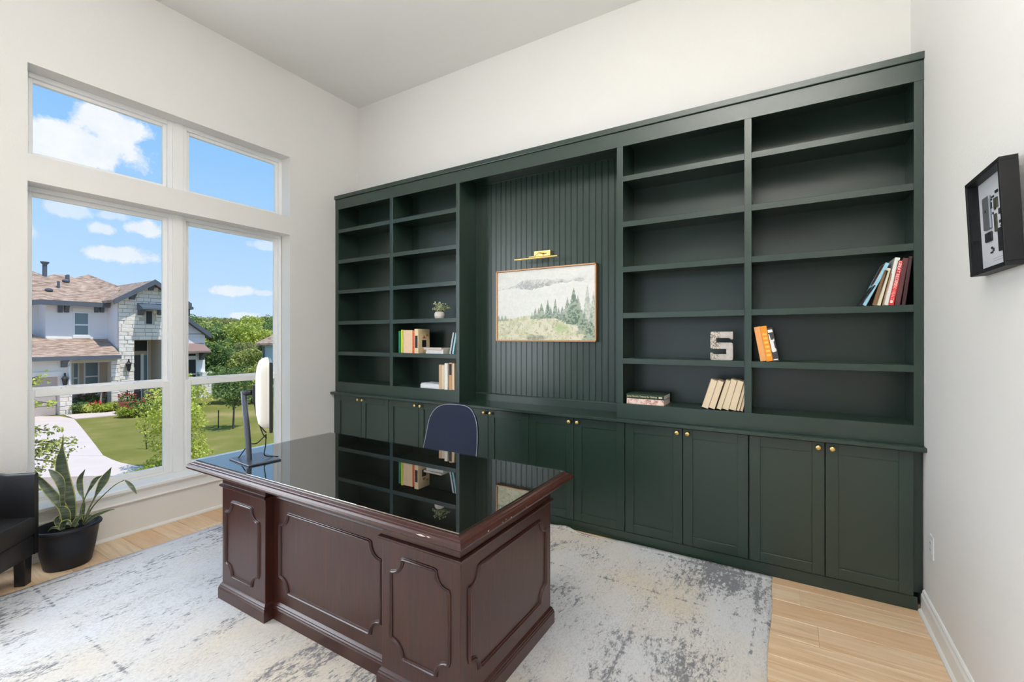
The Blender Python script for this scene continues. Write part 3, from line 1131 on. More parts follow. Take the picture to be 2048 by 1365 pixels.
# ================================================================== SNAKE PLANT in its tub
sp = thing('snake_plant', 'snake plant in an oval black tub on the floor by the window', 'potted plant', (-4.072, 1.05, 0.0), R(-4))
MB().lathe([(.0001, .004), (.128, 0), (.14, .012), (.160, .10), (.176, .19), (.184, .238), (.190, .242), (.199, .248), (.202, .257), (.197, .266), (.185, .268), (.178, .262), (.168, .20), (.160, .18)], 48, sx=.78, sy=.85).build('tub', pot_black, sp, auto=R(50))
MB().lathe([(.0001, .196), (.166, .194), (.166, .185)], 32, sx=.78, sy=.85).build('soil', soil, sp, smooth=True)
leaf_green, t = newmat('snake_leaf')
tcn = t.n('ShaderNodeTexCoord')
wv = t.noise(t.n('ShaderNodeMapping', i_0=tcn.outputs['Object'], i_Scale=(4, 4, 42)).outputs[0], 2.0, 4.0, .6, .6)
cc = t.ramp(wv, [(.35, rgb(34, 46, 34)), (.5, rgb(56, 70, 50)), (.66, rgb(92, 102, 80))])
b = t.n('ShaderNodeBsdfPrincipled', i_Base_Color=cc, i_Roughness=.42)
t.n('ShaderNodeOutputMaterial', i_0=b.outputs[0])
leaf_edge = pbr('snake_leaf_margin', rgb(150, 152, 76), .5, var=.1)
stem_mat = pbr('snake_leaf_stem', rgb(72, 76, 60), .5)
inv = (Matrix.Rotation(R(4), 4, 'Z') @ Matrix.Translation(-Vector((-4.072, 1.05, 0))))
K = 1 / 4.137
def leafpx(pts, widths, d0, d1, base=None, fold=.18):
    """pts in crop pixels from base to tip, widths in the same pixels"""
    n = len(pts)
    P3 = []
    for i, (x, y) in enumerate(pts):
        dd = d0 + (d1 - d0) * i / (n - 1)
        P3.append(on_depth(x * K, 850 + y * K, dd))
    C = spline(P3, 6)
    W = spline([Vector((q, 0, 0)) for q in widths], 6)
    m = MB()
    rings_ = []
    vdir = ray(140, 1000).normalized()
    for i, p in enumerate(C):
        d = (C[min(i + 1, len(C) - 1)] - C[max(i - 1, 0)]).normalized()
        side = d.cross(vdir).normalized()
        nr = side.cross(d).normalized()
        wd = max(.0012, W[i].x * K / FPX * 2.95 * .45)
        row = []
        for s in (-1, -.86, -.4, 0, .4, .86, 1):
            row.append(inv @ (p + side * s * wd + nr * fold * wd * (1 - abs(s)) * 1.0))
        rings_.append(row)
    o_ = len(m.v)
    nr_ = 7
    m.v += [tuple(v) for r_ in rings_ for v in r_]
    for k in range(len(rings_) - 1):
        for j in range(nr_ - 1):
            m.f.append((k * nr_ + j, k * nr_ + j + 1, (k + 1) * nr_ + j + 1, (k + 1) * nr_ + j))
            m.m.append(1 if j in (0, nr_ - 2) else 0)
    o = m.build('leaf', [leaf_green, leaf_edge], sp, smooth=True)
    so = o.modifiers.new('thick', 'SOLIDIFY')
    so.thickness = .003
    return o
leafpx([(585, 800), (575, 680), (555, 560), (520, 420), (505, 300), (512, 200), (521, 130), (523, 80)], [70, 95, 100, 94, 78, 24, 8, 3], 3.02, 3.05)
leafpx([(545, 800), (520, 690), (460, 610), (390, 530), (335, 460), (308, 425)], [50, 66, 72, 66, 44, 6], 3.0, 2.95)
leafpx([(560, 790), (520, 660), (515, 560), (495, 470), (450, 410), (402, 370)], [40, 34, 40, 66, 56, 6], 2.98, 2.98)
leafpx([(675, 800), (690, 680), (690, 610), (665, 540), (662, 450), (704, 370)], [30, 30, 14, 46, 44, 5], 3.05, 3.1)
leafpx([(668, 800), (672, 690), (715, 580), (755, 510), (790, 455), (842, 420)], [34, 14, 12, 30, 40, 5], 3.03, 3.12)
leafpx([(700, 810), (735, 700), (785, 600), (815, 540), (865, 450), (922, 352)], [30, 14, 16, 42, 70, 5], 3.02, 3.1)
leafpx([(690, 820), (760, 690), (850, 590), (950, 500), (1030, 458)], [24, 12, 10, 9, 8], 3.03, 3.12)
leafpx([(1034, 460), (1060, 480), (1090, 512), (1112, 545), (1130, 572)], [8, 26, 34, 24, 4], 3.12, 3.12)
leafpx([(690, 830), (760, 765), (830, 735), (890, 712), (945, 700)], [16, 30, 26, 16, 4], 3.0, 3.05)
leafpx([(560, 860), (548, 790), (540, 730), (515, 695), (488, 682)], [40, 62, 66, 52, 8], 2.96, 2.93)
leafpx([(520, 872), (512, 845), (530, 815), (560, 808), (588, 830)], [30, 40, 46, 40, 10], 2.94, 2.93)
leafpx([(600, 850), (625, 800), (655, 765), (700, 742)], [30, 36, 26, 5], 2.97, 3.0)
leafpx([(505, 865), (480, 815), (470, 780), (490, 752)], [30, 44, 36, 6], 2.98, 2.98)
leafpx([(500, 870), (470, 852), (430, 856), (395, 888)], [14, 18, 16, 4], 2.96, 2.95)
leafpx([(640, 840), (610, 800), (590, 740), (580, 690)], [30, 36, 28, 5], 3.04, 3.06)

# ================================================================== PAINTING over the worktop
pt = thing('landscape_painting', 'pale misty mountain and conifer painting in a wooden frame', 'painting', (-1.828, 3.574, 1.792))
PWd, PH = .978, .648
m = MB()
for (a, b, c_, d_) in ((-PWd / 2, PWd / 2, PH / 2 - .011, PH / 2), (-PWd / 2, PWd / 2, -PH / 2, -PH / 2 + .011), (-PWd / 2, -PWd / 2 + .011, -PH / 2, PH / 2), (PWd / 2 - .011, PWd / 2, -PH / 2, PH / 2)):
    m.box(a, b, -.044, 0, c_, d_)
m.build('frame', oak_frame, pt, bevel=.001, seg=1)
MB().box(PWd / 2, PWd / 2 + .0015, -.043, 0, -PH / 2 + .001, PH / 2 - .001).build('frame_side', oak_dark, pt)
MB().box(-PWd / 2 + .011, PWd / 2 - .011, -.026, -.002, -PH / 2 + .011, PH / 2 - .011).build('stretcher', oak_dark, pt)
NXp, NYp = 300, 196
uu, vv = np.meshgrid(np.linspace(0, 1, NXp), np.linspace(0, 1, NYp))
def vnoise(sx, sy, seed, octv=4):
    rg = np.random.default_rng(seed)
    out = np.zeros_like(uu)
    amp, tot = 1.0, 0
    for o_ in range(octv):
        gx_, gy_ = int(sx * 2 ** o_) + 2, int(sy * 2 ** o_) + 2
        g = rg.random((gy_ + 1, gx_ + 1))
        x = uu * (gx_ - 1); y = vv * (gy_ - 1)
        xi, yi = x.astype(int), y.astype(int)
        fx, fy = x - xi, y - yi
        fx = fx * fx * (3 - 2 * fx); fy = fy * fy * (3 - 2 * fy)
        out += amp * ((g[yi, xi] * (1 - fx) + g[yi, xi + 1] * fx) * (1 - fy) + (g[yi + 1, xi] * (1 - fx) + g[yi + 1, xi + 1] * fx) * fy)
        tot += amp
        amp *= .55
    return out / tot
def mixc(c, m_, colr):
    m_ = np.clip(m_, 0, 1)[..., None]
    return c * (1 - m_) + np.array(colr, float) * m_
C3 = np.ones((NYp, NXp, 3)) * np.array([232, 232, 228.])
nA, nB, nC = vnoise(4, 4, 1), vnoise(22, 16, 2, 4), vnoise(60, 40, 3, 3)
C3 = mixc(C3, (nA - .45) * 1.2 * (vv > .6), (214, 216, 214))
# far ridge
ridge = .755 + np.interp(uu, [0, .08, .2, .28, .33, .45, .52, .6, .67, .75, .8, .86, .92, 1], [-.01, .0, .035, .10, .115, .095, .10, .08, .095, .06, .085, .10, .05, .0]) + (nC - .5) * .035
lowr = .735 + np.interp(uu, [0, .2, .35, .5, .7, 1], [0, .02, -.02, .02, .055, .07]) + (nB - .5) * .05
mr = ((vv < ridge) & (vv > lowr)) * np.clip((ridge - vv + .02) * 14, 0, 1)
C3 = mixc(C3, mr * (.55 + (nC - .5) * 1.4), (148, 150, 152))
C3 = mixc(C3, (vv < lowr) * (vv > .35) * .5, (238, 238, 234))
# meadow
hill = .30 + np.interp(uu, [0, .2, .33, .45, .6, .66, .75, .82, .9, 1], [.0, .02, .05, .03, .04, .015, -.02, -.05, -.10, -.16]) + (nC - .5) * .02
md = vv < hill
C3 = mixc(C3, md * 1.0, (226, 222, 202))
C3 = mixc(C3, md * (nB - .42) * 3.0, (200, 202, 168))
C3 = mixc(C3, md * (nC - .55) * 3.2, (150, 152, 118))
C3 = mixc(C3, md * np.clip(1 - ((uu - .68) / .10) ** 2 - ((vv - .16) / .07) ** 2, 0, 1) * .7, (164, 186, 128))
C3 = mixc(C3, np.clip(1 - ((uu - .42) / .13) ** 2 - ((vv - .03) / .05) ** 2, 0, 1) * (nC + .2), (120, 124, 110))
C3 = mixc(C3, ((uu < .12) & (vv > .28) & (vv < .28 + .05 * (1 + np.sin(uu * 160)) * .6 + .02)) * .7, (140, 156, 140))
# conifers: (centre, base, height, half width, tone)
for (cx, by, h_, hw_, k_) in [(.38, .30, .10, .022, .55), (.415, .30, .16, .03, .65), (.48, .30, .23, .045, .75), (.45, .30, .16, .03, .6), (.545, .30, .27, .042, .8), (.575, .30, .18, .03, .6), (.62, .30, .28, .036, .8), (.655, .29, .16, .025, .7),
                              (.69, .27, .20, .045, .6), (.74, .25, .34, .06, .7), (.80, .22, .50, .085, .85), (.84, .21, .40, .07, .75), (.93, .12, .62, .07, .38), (.985, .08, .58, .06, .45), (.90, .08, .30, .08, .5), (.96, .0, .28, .08, .75), (.88, .16, .26, .05, .6)]:
    tt = (vv - by) / h_
    wd_ = hw_ * (1 - tt) * (.72 + .55 * (nC - .35) + .25 * np.abs(np.sin(tt * 26 + cx * 40)))
    mk = (tt > 0) & (tt < 1) & (np.abs(uu - cx) < wd_)
    tone = np.where((nC > .5)[..., None], np.array([150, 164, 146.]), np.array([92, 112, 100.]))
    C3 = C3 * (1 - (mk * k_)[..., None]) + tone * (mk * k_)[..., None]
C3 = np.clip(C3 + (nC - .5)[..., None] * 14, 0, 255)
Cl = np.where(C3 / 255 <= .04045, C3 / 255 / 12.92, ((C3 / 255 + .055) / 1.055) ** 2.4)
xs = (uu - .5) * (PWd - .026); zs = (vv - .5) * (PH - .026)
vs = np.stack([xs.ravel(), np.full(xs.size, -.030), zs.ravel()], 1)
idx = (np.arange(NYp - 1)[:, None] * NXp + np.arange(NXp - 1)[None, :]).ravel()
fs = np.stack([idx, idx + 1, idx + NXp + 1, idx + NXp], 1)
me = bpy.data.meshes.new('canvas')
me.from_pydata(vs.tolist(), [], fs.tolist())
color_attr(me, Cl.reshape(-1, 3))
me.materials.append(vcol_mat('painted_canvas', .8))
cv = bpy.data.objects.new('canvas', me)
col.objects.link(cv)
cv.parent = pt

# ================================================================== PICTURE LIGHT
lp = thing('picture_light', 'brass picture light mounted on the beadboard above the painting', 'picture light', (-1.85, 3.574, 2.235))
MB().box(-.072, .088, -.030, 0, -.030, .030).build('backplate', brass, lp, bevel=.002)
MB().tube([(-.20 - .02, -.115, -.045), (.20 - .0 + .0, -.115, -.045)], .0095, 16).build('bar', brass, lp, auto=R(40))
MB().tube([(.03, -.031, .004), (-.005, -.07, .004), (-.035, -.10, -.03)], .005, 8).tube([(.012, -.031, .004), (.05, -.031, .004)], .006, 8).build('arm', brass, lp, smooth=True)
MB().box(-.075, -.02, -.120, -.095, -.050, -.030).build('clamp', brass, lp, bevel=.002)

# ================================================================== SHADOW BOX on the side wall
sb = thing('shadow_box', 'black shadow box frame with phone parts on white board', 'shadow box', (XR_ - .0022, 2.212, 1.732), 0, rot=(0, R(-2.6), 0))
BW, BH, BD = .325, .350, .045
m = MB()
f_ = .014
m.box(-BD, 0, -BW / 2, BW / 2, 0, f_)
m.box(-BD, 0, -BW / 2, BW / 2, BH - f_, BH)
m.box(-BD, 0, -BW / 2, -BW / 2 + f_, f_, BH - f_)
m.box(-BD, 0, BW / 2 - f_, BW / 2, f_, BH - f_)
m.build('frame', frame_black, sb, bevel=.001, seg=1)
MB().box(-.012, -.004, -BW / 2 + f_, BW / 2 - f_, f_, BH - f_).build('mount_board', mat_white, sb)
MB().box(-BD + .004, -BD + .006, -BW / 2 + f_, BW / 2 - f_, f_, BH - f_).build('pane', box_glass, sb)
ph_silver = pbr('phone_silver', rgb(176, 182, 192), .3, metal=.7)
ph_dark = pbr('phone_part_dark', rgb(40, 42, 46), .5)
ph_pcb = pbr('phone_board_green', rgb(74, 76, 60), .6, var=.4, vscale=260)
def pc(y, z, w_, h_, t_, mt, nm, bv=.002):
    MB().box(-.012 - t_, -.012, y - w_ / 2, y + w_ / 2, z - h_ / 2, z + h_ / 2).build(nm, mt, sb, bevel=bv)
# y grows away from the camera, so pieces further from it have larger y
pc(.065, .215, .062, .118, .008, ph_silver, 'phone_back', .004)
MB().lathe([(.0001, 0), (.005, 0), (.005, .0005), (.0001, .0006)], 14, (-.0206, .066, .222), axis='x', sx=1, sy=1.15).build('emblem', ph_dark, sb)
pc(.066, .130, .060, .034, .006, ph_dark, 'battery', .006)
pc(.0, .168, .022, .062, .004, ph_pcb, 'logic_board')
pc(-.010, .235, .034, .036, .004, ph_pcb, 'camera_module')
pc(-.045, .105, .060, .080, .004, ph_dark, 'screen_panel', .006)
for (y_, z_, w_, h_) in [(.048, .088, .012, .008), (.052, .072, .02, .006), (.035, .080, .010, .012), (.015, .262, .02, .006), (-.02, .272, .024, .010), (.028, .255, .006, .006), (-.035, .20, .012, .02), (-.035, .165, .010, .010), (-.04, .15, .006, .006), (.02, .205, .008, .008), (-.06, .27, .02, .012), (.002, .215, .014, .004), (.03, .235, .005, .022)]:
    pc(y_, z_, w_, h_, .003, ph_dark, 'small_part', .001)
for z_ in (.048, .040):
    pc(.0, z_, .10, .0014, .0004, pbr('caption_grey', rgb(170, 172, 178), .8), 'caption_line', 0)

# ================================================================== THINGS ON THE SHELVES
YS = 3.318           # front of the rows


def bcol(name, r, g, b, rough=.55, var=.05):
    return pbr(name, rgb(r, g, b), rough, var=var, vscale=30)


def book(label, cover, t, h, d, loc, lean=0.0, pages=paper, spine_out=True, yaw=0.0, group=None, spine_extra=None, name='book'):
    """standing book. local origin: bottom front corner it leans on. lean>0: top towards +x. t thickness, h height, d depth"""
    r = thing(name, label, 'book', loc, rot=(0, lean, yaw), group=group)
    x0, x1 = (-t, 0) if lean >= 0 else (0, t)
    c = .0022
    m = MB()
    m.box(x0, x0 + c, 0, d, 0, h)
    m.box(x1 - c, x1, 0, d, 0, h)
    if spine_out:
        m.box(x0 + c, x1 - c, 0, c, 0, h)
    else:
        m.box(x0 + c, x1 - c, d - c, d, 0, h)
    m.build('cover', cover, r, bevel=.0006, seg=1)
    if spine_out:
        MB().box(x0 + c, x1 - c, c, d - .004, .003, h - .003).build('pages', pages, r)
    else:
        MB().box(x0 + c, x1 - c, .003, d - c, .003, h - .003).build('pages', pages, r)
    if spine_extra:
        spine_extra(r, x0, x1, h)
    return r


def flat_book(label, cover, w_, t, d, loc, pages=paper_white, yaw=0.0, group=None, spine_out=True, extra=None):
    """lying book: width w_ along x (spine along x, facing the room), thickness t"""
    r = thing('book', label, 'book', loc, yaw, group=group)
    c = .0022
    m = MB()
    m.box(0, w_, 0, d, 0, c)
    m.box(0, w_, 0, d, t - c, t)
    if spine_out:
        m.box(0, w_, 0, c, c, t - c)
    else:
        m.box(0, w_, d - c, d, c, t - c)
    m.build('cover', cover, r, bevel=.0006, seg=1)
    MB().box(.003, w_ - .003, c if spine_out else .003, d - c if not spine_out else d - .003, c, t - c).build('pages', pages, r)
    if extra:
        extra(r, w_, t)
    return r


gold = bcol('title_gold', 238, 226, 180)
white_ink = bcol('title_white', 244, 240, 232)
black_ink = bcol('title_black', 26, 24, 24)
X_ = lambda px, y=YS: on_y(px, 676, y).x

# ---- left bookcase, fifth shelf
zs = 1.349
hgt = lambda py, px, z, y=YS: on_y(px, py, y).z - z
def spiral(r, x0, x1, h):
    for k in range(14):
        MB().lathe([(.003, -.0025), (.0045, 0), (.003, .0025)], 8, (x1 - .004, -.002, .012 + k * (h - .024) / 13)).build('spiral_ring', bcol_sp, r, smooth=True)
bcol_sp = bcol('spiral_yellow', 206, 212, 44)
book('slim green book at the end of the row below the small plant', bcol('cover_green', 22, 130, 88), X_(802) - X_(797.2), hgt(662.5, 800, zs), .19, (X_(802), YS, zs))
book('spiral-bound yellow notebook standing in the row below the small plant', bcol('cover_yellow', 214, 218, 60), X_(806) - X_(802.2), hgt(660, 804, zs), .20, (X_(806), YS, zs), spine_extra=spiral)
book('thick cream book standing beside the yellow notebook', bcol('cover_cream', 240, 206, 170), X_(824.6) - X_(806.4), hgt(661, 815, zs), .20, (X_(824.6), YS, zs), pages=paper)
book('slim orange-red book standing between two cream books', bcol('cover_red_orange', 222, 92, 50), X_(828.4) - X_(825), hgt(662, 826, zs), .20, (X_(828.4), YS, zs))
def houseart(r, x0, x1, h):
    MB().box(x0 + .008, x1 - .008, -.0006, 0, h * .22, h * .72).build('spine_title', black_ink, r)
    MB().box(x1, x1 + .0006, .055, .115, .06, .13).build('cover_print_square', black_ink, r)
    MB().prism([(.06, .145), (.11, .145), (.085, .175)], 'x', x1, x1 + .0006).build('cover_print_roof', bcol('print_brick', 196, 92, 56), r)
    MB().prism([(.11, .17), (.15, .165), (.14, .185), (.12, .19)], 'x', x1, x1 + .0006).build('cover_print_leaf', bcol('print_ochre', 206, 150, 60), r)
book('thick cream book with a black square and orange shapes on its cover', bcol('cover_sand', 238, 214, 170), X_(836.4) - X_(828.8), hgt(658.3, 832, zs), .165, (X_(836.4), YS, zs), spine_extra=houseart)
zz = zs
xa = X_(848.5)
flat_book('bottom white book of the three lying below the small plant', bcol('cover_white_c', 226, 226, 228), .215, .016, .15, (xa + .01, YS + .012, zz))
flat_book('middle white book of the three lying below the small plant', bcol('cover_white_b', 232, 226, 220), .205, .022, .16, (xa + .018, YS + .008, zz + .0163), yaw=R(2))
def blacktop(r, w_, t):
    MB().box(.0, w_, .0, .155, t, t + .0008).build('cover_print', black_ink, r)
flat_book('top book of the three lying below the small plant, with a black cover', bcol('cover_pinkgrey', 214, 198, 188), .225, .020, .155, (xa - .014, YS + .006, zz + .0386), yaw=R(-1), extra=blacktop)
lean = R(12)
xr = -2.640
for t_, c_, h_, nm in [(.017, (196, 200, 206), .203, 'pale grey slim book leaning beside the lying books'), (.012, (34, 40, 58), .207, 'dark navy slim book leaning between grey and teal books'), (.018, (156, 208, 214), .20, 'pale teal slim book leaning against the niche side of the bookcase')]:
    xr += .0
    book(nm, bcol('cover_' + nm.split()[1], *c_), t_, h_, .15, (xr + t_ / math.cos(lean) - .062, YS + .006, zs + .0), lean=lean)
    xr += t_ / math.cos(lean) + .001

# ---- left bookcase, bottom shelf
zs = BOTO
xa = X_(840.4)
flat_book('thick white book lying on the bottom shelf of the left bookcase', bcol('cover_white_d', 236, 236, 236), X_(877.5) - xa, .036, .16, (xa, YS + .004, zs))
flat_book('thin pale book lying on the thick white book', bcol('cover_pale', 214, 220, 226), X_(876.5) - xa - .006, .012, .15, (xa + .006, YS + .006, zs + .0363))
for (pa, pb, py, c_, so, nm) in [(877.8, 882.6, 730, (206, 172, 138), True, 'tan book beside the lying white book'), (883, 888.8, 730.5, (238, 220, 196), False, 'cream book with its pages facing the room'),
                                 (889.1, 895, 727, (244, 240, 232), True, 'white book with tan side on the bottom shelf'), (897.6, 903.6, 726, (198, 150, 108), True, 'tan book with a black printed cover'), (904, 908.4, 727, (226, 196, 164), False, 'narrow cream book against the side of the left bookcase')]:
    ex = None
    if 'black printed' in nm:
        def ex(r, x0, x1, h):
            MB().prism([(.02 + .05 * math.cos(a) + .03, h * .62 + .05 * math.sin(a)) for a in [2 * math.pi * k / 16 for k in range(16)]], 'x', x0 - .0006, x0).build('cover_print', black_ink, r)
            MB().box(x0 + .004, x1 - .003, -.0006, 0, h * .55, h * .95).build('spine_print', black_ink, r)
    book(nm, bcol('cover_' + nm.replace(' ', '_')[:24], *c_), X_(pb) - X_(pa), hgt(py, (pa + pb) / 2, zs), .15, (X_(pb), YS, zs), spine_out=so, spine_extra=ex)

# ---- small plant in a white pot
zs = SHELF[3]
pc_ = on_y(879.3, 636, 3.40)
plant = thing('small_pot_plant', 'small leafy plant in a white speckled pot on the shelf', 'potted plant', (pc_.x, 3.40, zs))
MB().lathe([(.0001, 0), (.040, 0), (.046, .006), (.050, .03), (.049, .052), (.042, .064), (.036, .068), (.033, .066), (.032, .05), (.0001, .05)], 32).build('pot', ceramic, plant, auto=R(50))
MB().lathe([(.0001, .056), (.033, .054)], 20, caps=False).build('soil', soil, plant)
sml, t = newmat('eucalyptus_leaf')
oi = t.n('ShaderNodeAttribute', attribute_name='tone')
t.n('ShaderNodeOutputMaterial', i_0=t.n('ShaderNodeBsdfPrincipled', i_Base_Color=t.ramp(oi.outputs['Fac'], [(0, rgb(120, 136, 88)), (.5, rgb(190, 200, 148)), (1, rgb(228, 232, 196))]), i_Roughness=.6).outputs[0])


def set_tone(me, per_vert):
    a = me.attributes.new('tone', 'FLOAT', 'POINT')
    a.data.foreach_set('value', np.asarray(per_vert, dtype=np.float32))


rs_ = random.Random(5)
m = MB()
tones = []
stm = MB()
for k in range(40):
    a = rs_.uniform(0, 2 * math.pi)
    el = rs_.uniform(.35, 1.45)
    L = rs_.uniform(.06, .115)
    tip = Vector((math.cos(a) * math.cos(el) * L, math.sin(a) * math.cos(el) * L, .055 + math.sin(el) * L))
    b_ = Vector((tip.x * .15, tip.y * .15, .055))
    mid = b_ * .5 + tip * .5 + Vector((0, 0, .012))
    stm.tube(spline([b_, mid, tip], 3), .0008, 4)
    for j in range(9):
        f = .3 + .7 * j / 8
        p = b_ * (1 - f) + tip * f + Vector((0, 0, .010 * math.sin(f * 3)))
        d = Vector((rs_.uniform(-1, 1), rs_.uniform(-1, 1), rs_.uniform(-.2, .9))).normalized()
        s = d.cross(Vector((rs_.uniform(-1, 1), rs_.uniform(-1, 1), rs_.uniform(-1, 1)))).normalized()
        l_, w_ = rs_.uniform(.013, .021), rs_.uniform(.006, .0095)
        m.add([p, p + d * l_ * .5 + s * w_, p + d * l_, p + d * l_ * .5 - s * w_], [(0, 1, 2, 3)])
        tones += [rs_.random()] * 4
o = m.build('foliage', sml, plant)
o['kind'] = 'stuff'
set_tone(o.data, tones)
stm.build('stems', bcol('stem_brown', 96, 100, 60), plant)

# ---- right bookcase: the letter S
lt, t = newmat('letter_stone')
tcn = t.n('ShaderNodeTexCoord')
sx = t.n('ShaderNodeSeparateXYZ', i_0=tcn.outputs['Object'])
vo = t.n('ShaderNodeTexVoronoi', i_Scale=150.0, i_Vector=tcn.outputs['Object'])
sp_ = t.ramp(vo.outputs['Color'], [(.30, rgb(128, 118, 106)), (.65, rgb(204, 196, 184))])
side_ = t.math('LESS_THAN', t.math('ADD', sx.outputs[0], t.math('MULTIPLY', t.noise(tcn.outputs['Object'], 60.0), .03)), .075)
plain = t.ramp(t.noise(tcn.outputs['Object'], 30.0), [(.3, rgb(176, 168, 160)), (.7, rgb(206, 200, 194))])
t.n('ShaderNodeOutputMaterial', i_0=t.n('ShaderNodeBsdfPrincipled', i_Base_Color=t.mix(side_, plain, sp_), i_Roughness=.5, i_Metallic=.25).outputs[0])
zs = SHELF[4]
xs0, xs1 = X_(1421.3, 3.36), X_(1466.2, 3.36)
Wl = xs1 - xs0
S = [(.06, 1.39), (1.0, 1.39), (1.0, 1.02), (.93, 1.0), (.87, 1.06), (.83, 1.08), (.27, 1.08), (.27, .86), (.92, .86), (.98, .83), (1.0, .77), (1.0, .06), (.98, .02), (.93, 0), (.06, 0), (.02, .02), (0, .07), (0, .37), (.10, .36), (.14, .30), (.71, .30), (.71, .55), (.07, .55), (.02, .58), (0, .64), (0, 1.32), (.02, 1.37)]
ltr = tag(MB().prism([(x * Wl, z * Wl) for x, z in S], 'y', 0, .05).build('letter_ornament', lt, loc=(xs0, 3.345, zs), bevel=.0015, seg=2), 'grey speckled letter S standing on a shelf of the bookcase', 'ornament')

# ---- right bookcase, fifth shelf: three leaning books
def spine_block(r, x0, x1, h):
    MB().box(x0 + .004, x1 - .004, -.0006, 0, h - .030, h - .012).build('spine_label', white_ink, r)
    MB().prism([(x0 + .005, h * .30), (x0 + .011, h * .27), (x1 - .004, h * .29), (x1 - .003, h * .36), (x1 - .009, h * .40), (x1 - .010, h * .58), (x1 - .004, h * .60), (x1 - .004, h * .68), (x1 - .010, h * .64), (x0 + .012, h * .64), (x0 + .009, h * .82), (x0 + .004, h * .82)], 'y', -.0006, 0).build('spine_lettering', white_ink, r)
    MB().box(x0 + .005, x1 - .005, -.0006, 0, .008, .015).build('spine_publisher', white_ink, r)
def spine_rules(r, x0, x1, h):
    for k in range(6):
        MB().box(x0 + .008, x1 - .008, -.0005, 0, h * (.14 + .12 * k), h * (.20 + .12 * k)).build('spine_lettering', bcol_gold2, r)
bcol_gold2 = bcol('spine_gold', 250, 186, 84)
ln_ = R(-10)
for (pb, t_, h_, c_, nm, ex) in [(1521.0, .036, .222, (226, 158, 96), 'light orange book leaning against the middle stile of the bookcase', None), (1533.2, .038, .226, (226, 142, 34), 'orange book leaning between a paler orange and a black book', spine_rules),
                                 (1546.2, .034, .215, (58, 56, 62), 'black book with white lettering leaning on the orange books', spine_block)]:
    book(nm, bcol('cover_' + nm.split()[0] + str(int(pb)), *c_), t_, h_, .16, (X_(pb) - .0, YS, zs), lean=ln_, spine_extra=ex)

# ---- right bookcase, bottom shelf: two lying books and a row of paperbacks
zs = BOTO
xa, xb = X_(1253), X_(1327.5)
floral, t = newmat('cover_floral')
tcn = t.n('ShaderNodeTexCoord')
nz = t.noise(tcn.outputs['Object'], 36.0, 5.0, .7, .6)
t.n('ShaderNodeOutputMaterial', i_0=t.n('ShaderNodeBsdfPrincipled', i_Base_Color=t.ramp(nz, [(.32, rgb(120, 112, 96)), (.44, rgb(214, 160, 150)), (.54, rgb(242, 220, 206)), (.7, rgb(238, 226, 214))]), i_Roughness=.5).outputs[0])
flat_book('pink floral book lying under the dark green book', floral, xb - xa, .040, .21, (xa, YS + .004, zs))
def jh(r, w_, t_):
    text_obj("James Herriot's Treasury for Children", .0175, gold, r, (w_ * .42, -.0008, t_ * .5), (R(90), 0, 0), 'spine_title', sx=.80)
    MB().box(w_ * .86, w_ * .95, -.0006, 0, t_ * .35, t_ * .62).build('spine_publisher', gold, r)
flat_book('dark green book with a gold title lying on the pink floral book', bcol('cover_dark_green', 34, 52, 36), xb - xa + .004, .033, .205, (xa - .002, YS + .002, zs + .0403), extra=jh)
pbk = [(1401.5, 1415.2, 17, .205, (206, 190, 166)), (1415.4, 1428.6, 17, .200, (196, 150, 140)), (1431, 1441.6, 17, .208, (150, 140, 110)), (1441.9, 1456.0, 16, .212, (176, 160, 130)), (1456.3, 1471.0, 14, .205, (170, 140, 110)), (1471.4, 1478.4, 14, .203, (96, 62, 44)), (1478.7, 1485.0, 13, .20, (150, 110, 80))]
words = ['first', 'second', 'third', 'fourth, thickest', 'fifth', 'sixth', 'last']
for i, (pa, pb, an, h_, c_) in enumerate(pbk):
    ta = X_(pb) - X_(pa)
    lean = R(an)
    t_ = ta * math.cos(lean)
    zb = zs
    book('%s paperback in the leaning row with page edges facing the room' % words[i], bcol('paperback_%d' % i, *c_), t_, h_, .115, (X_(pb), YS + .006, zb + .0002), lean=lean, spine_out=False, group='leaning paperbacks with pages out')

# ---- right bookcase, fourth shelf: leaning books against the side
zs = SHELF[3]
photo, t = newmat('cover_photo')
tcn = t.n('ShaderNodeTexCoord')
nz = t.noise(tcn.outputs['Object'], 40.0, 5.0, .7)
t.n('ShaderNodeOutputMaterial', i_0=t.n('ShaderNodeBsdfPrincipled', i_Base_Color=t.ramp(nz, [(.3, rgb(24, 22, 26)), (.45, rgb(100, 70, 60)), (.58, rgb(150, 40, 44)), (.7, rgb(176, 170, 170))]), i_Roughness=.25).outputs[0])
def red_title(r, x0, x1, h):
    text_obj('GREAT RECIPES', .021, white_ink, r, ((x0 + x1) / 2, -.0006, h * .70), (R(90), R(90), 0), 'spine_title', sx=1.0)
    text_obj('GOOD HEALTH', .021, bcol('title_pink', 250, 190, 186), r, ((x0 + x1) / 2, -.0006, h * .32), (R(90), R(90), 0), 'spine_title', sx=.85)
    MB().box(x0 + .007, x1 - .007, -.0006, 0, .012, .026).build('spine_publisher', white_ink, r)
def photo_cover(r, x0, x1, h):
    MB().box(x0 - .0006, x0, .006, .135, h * .50, h - .008).build('cover_print', photo, r)
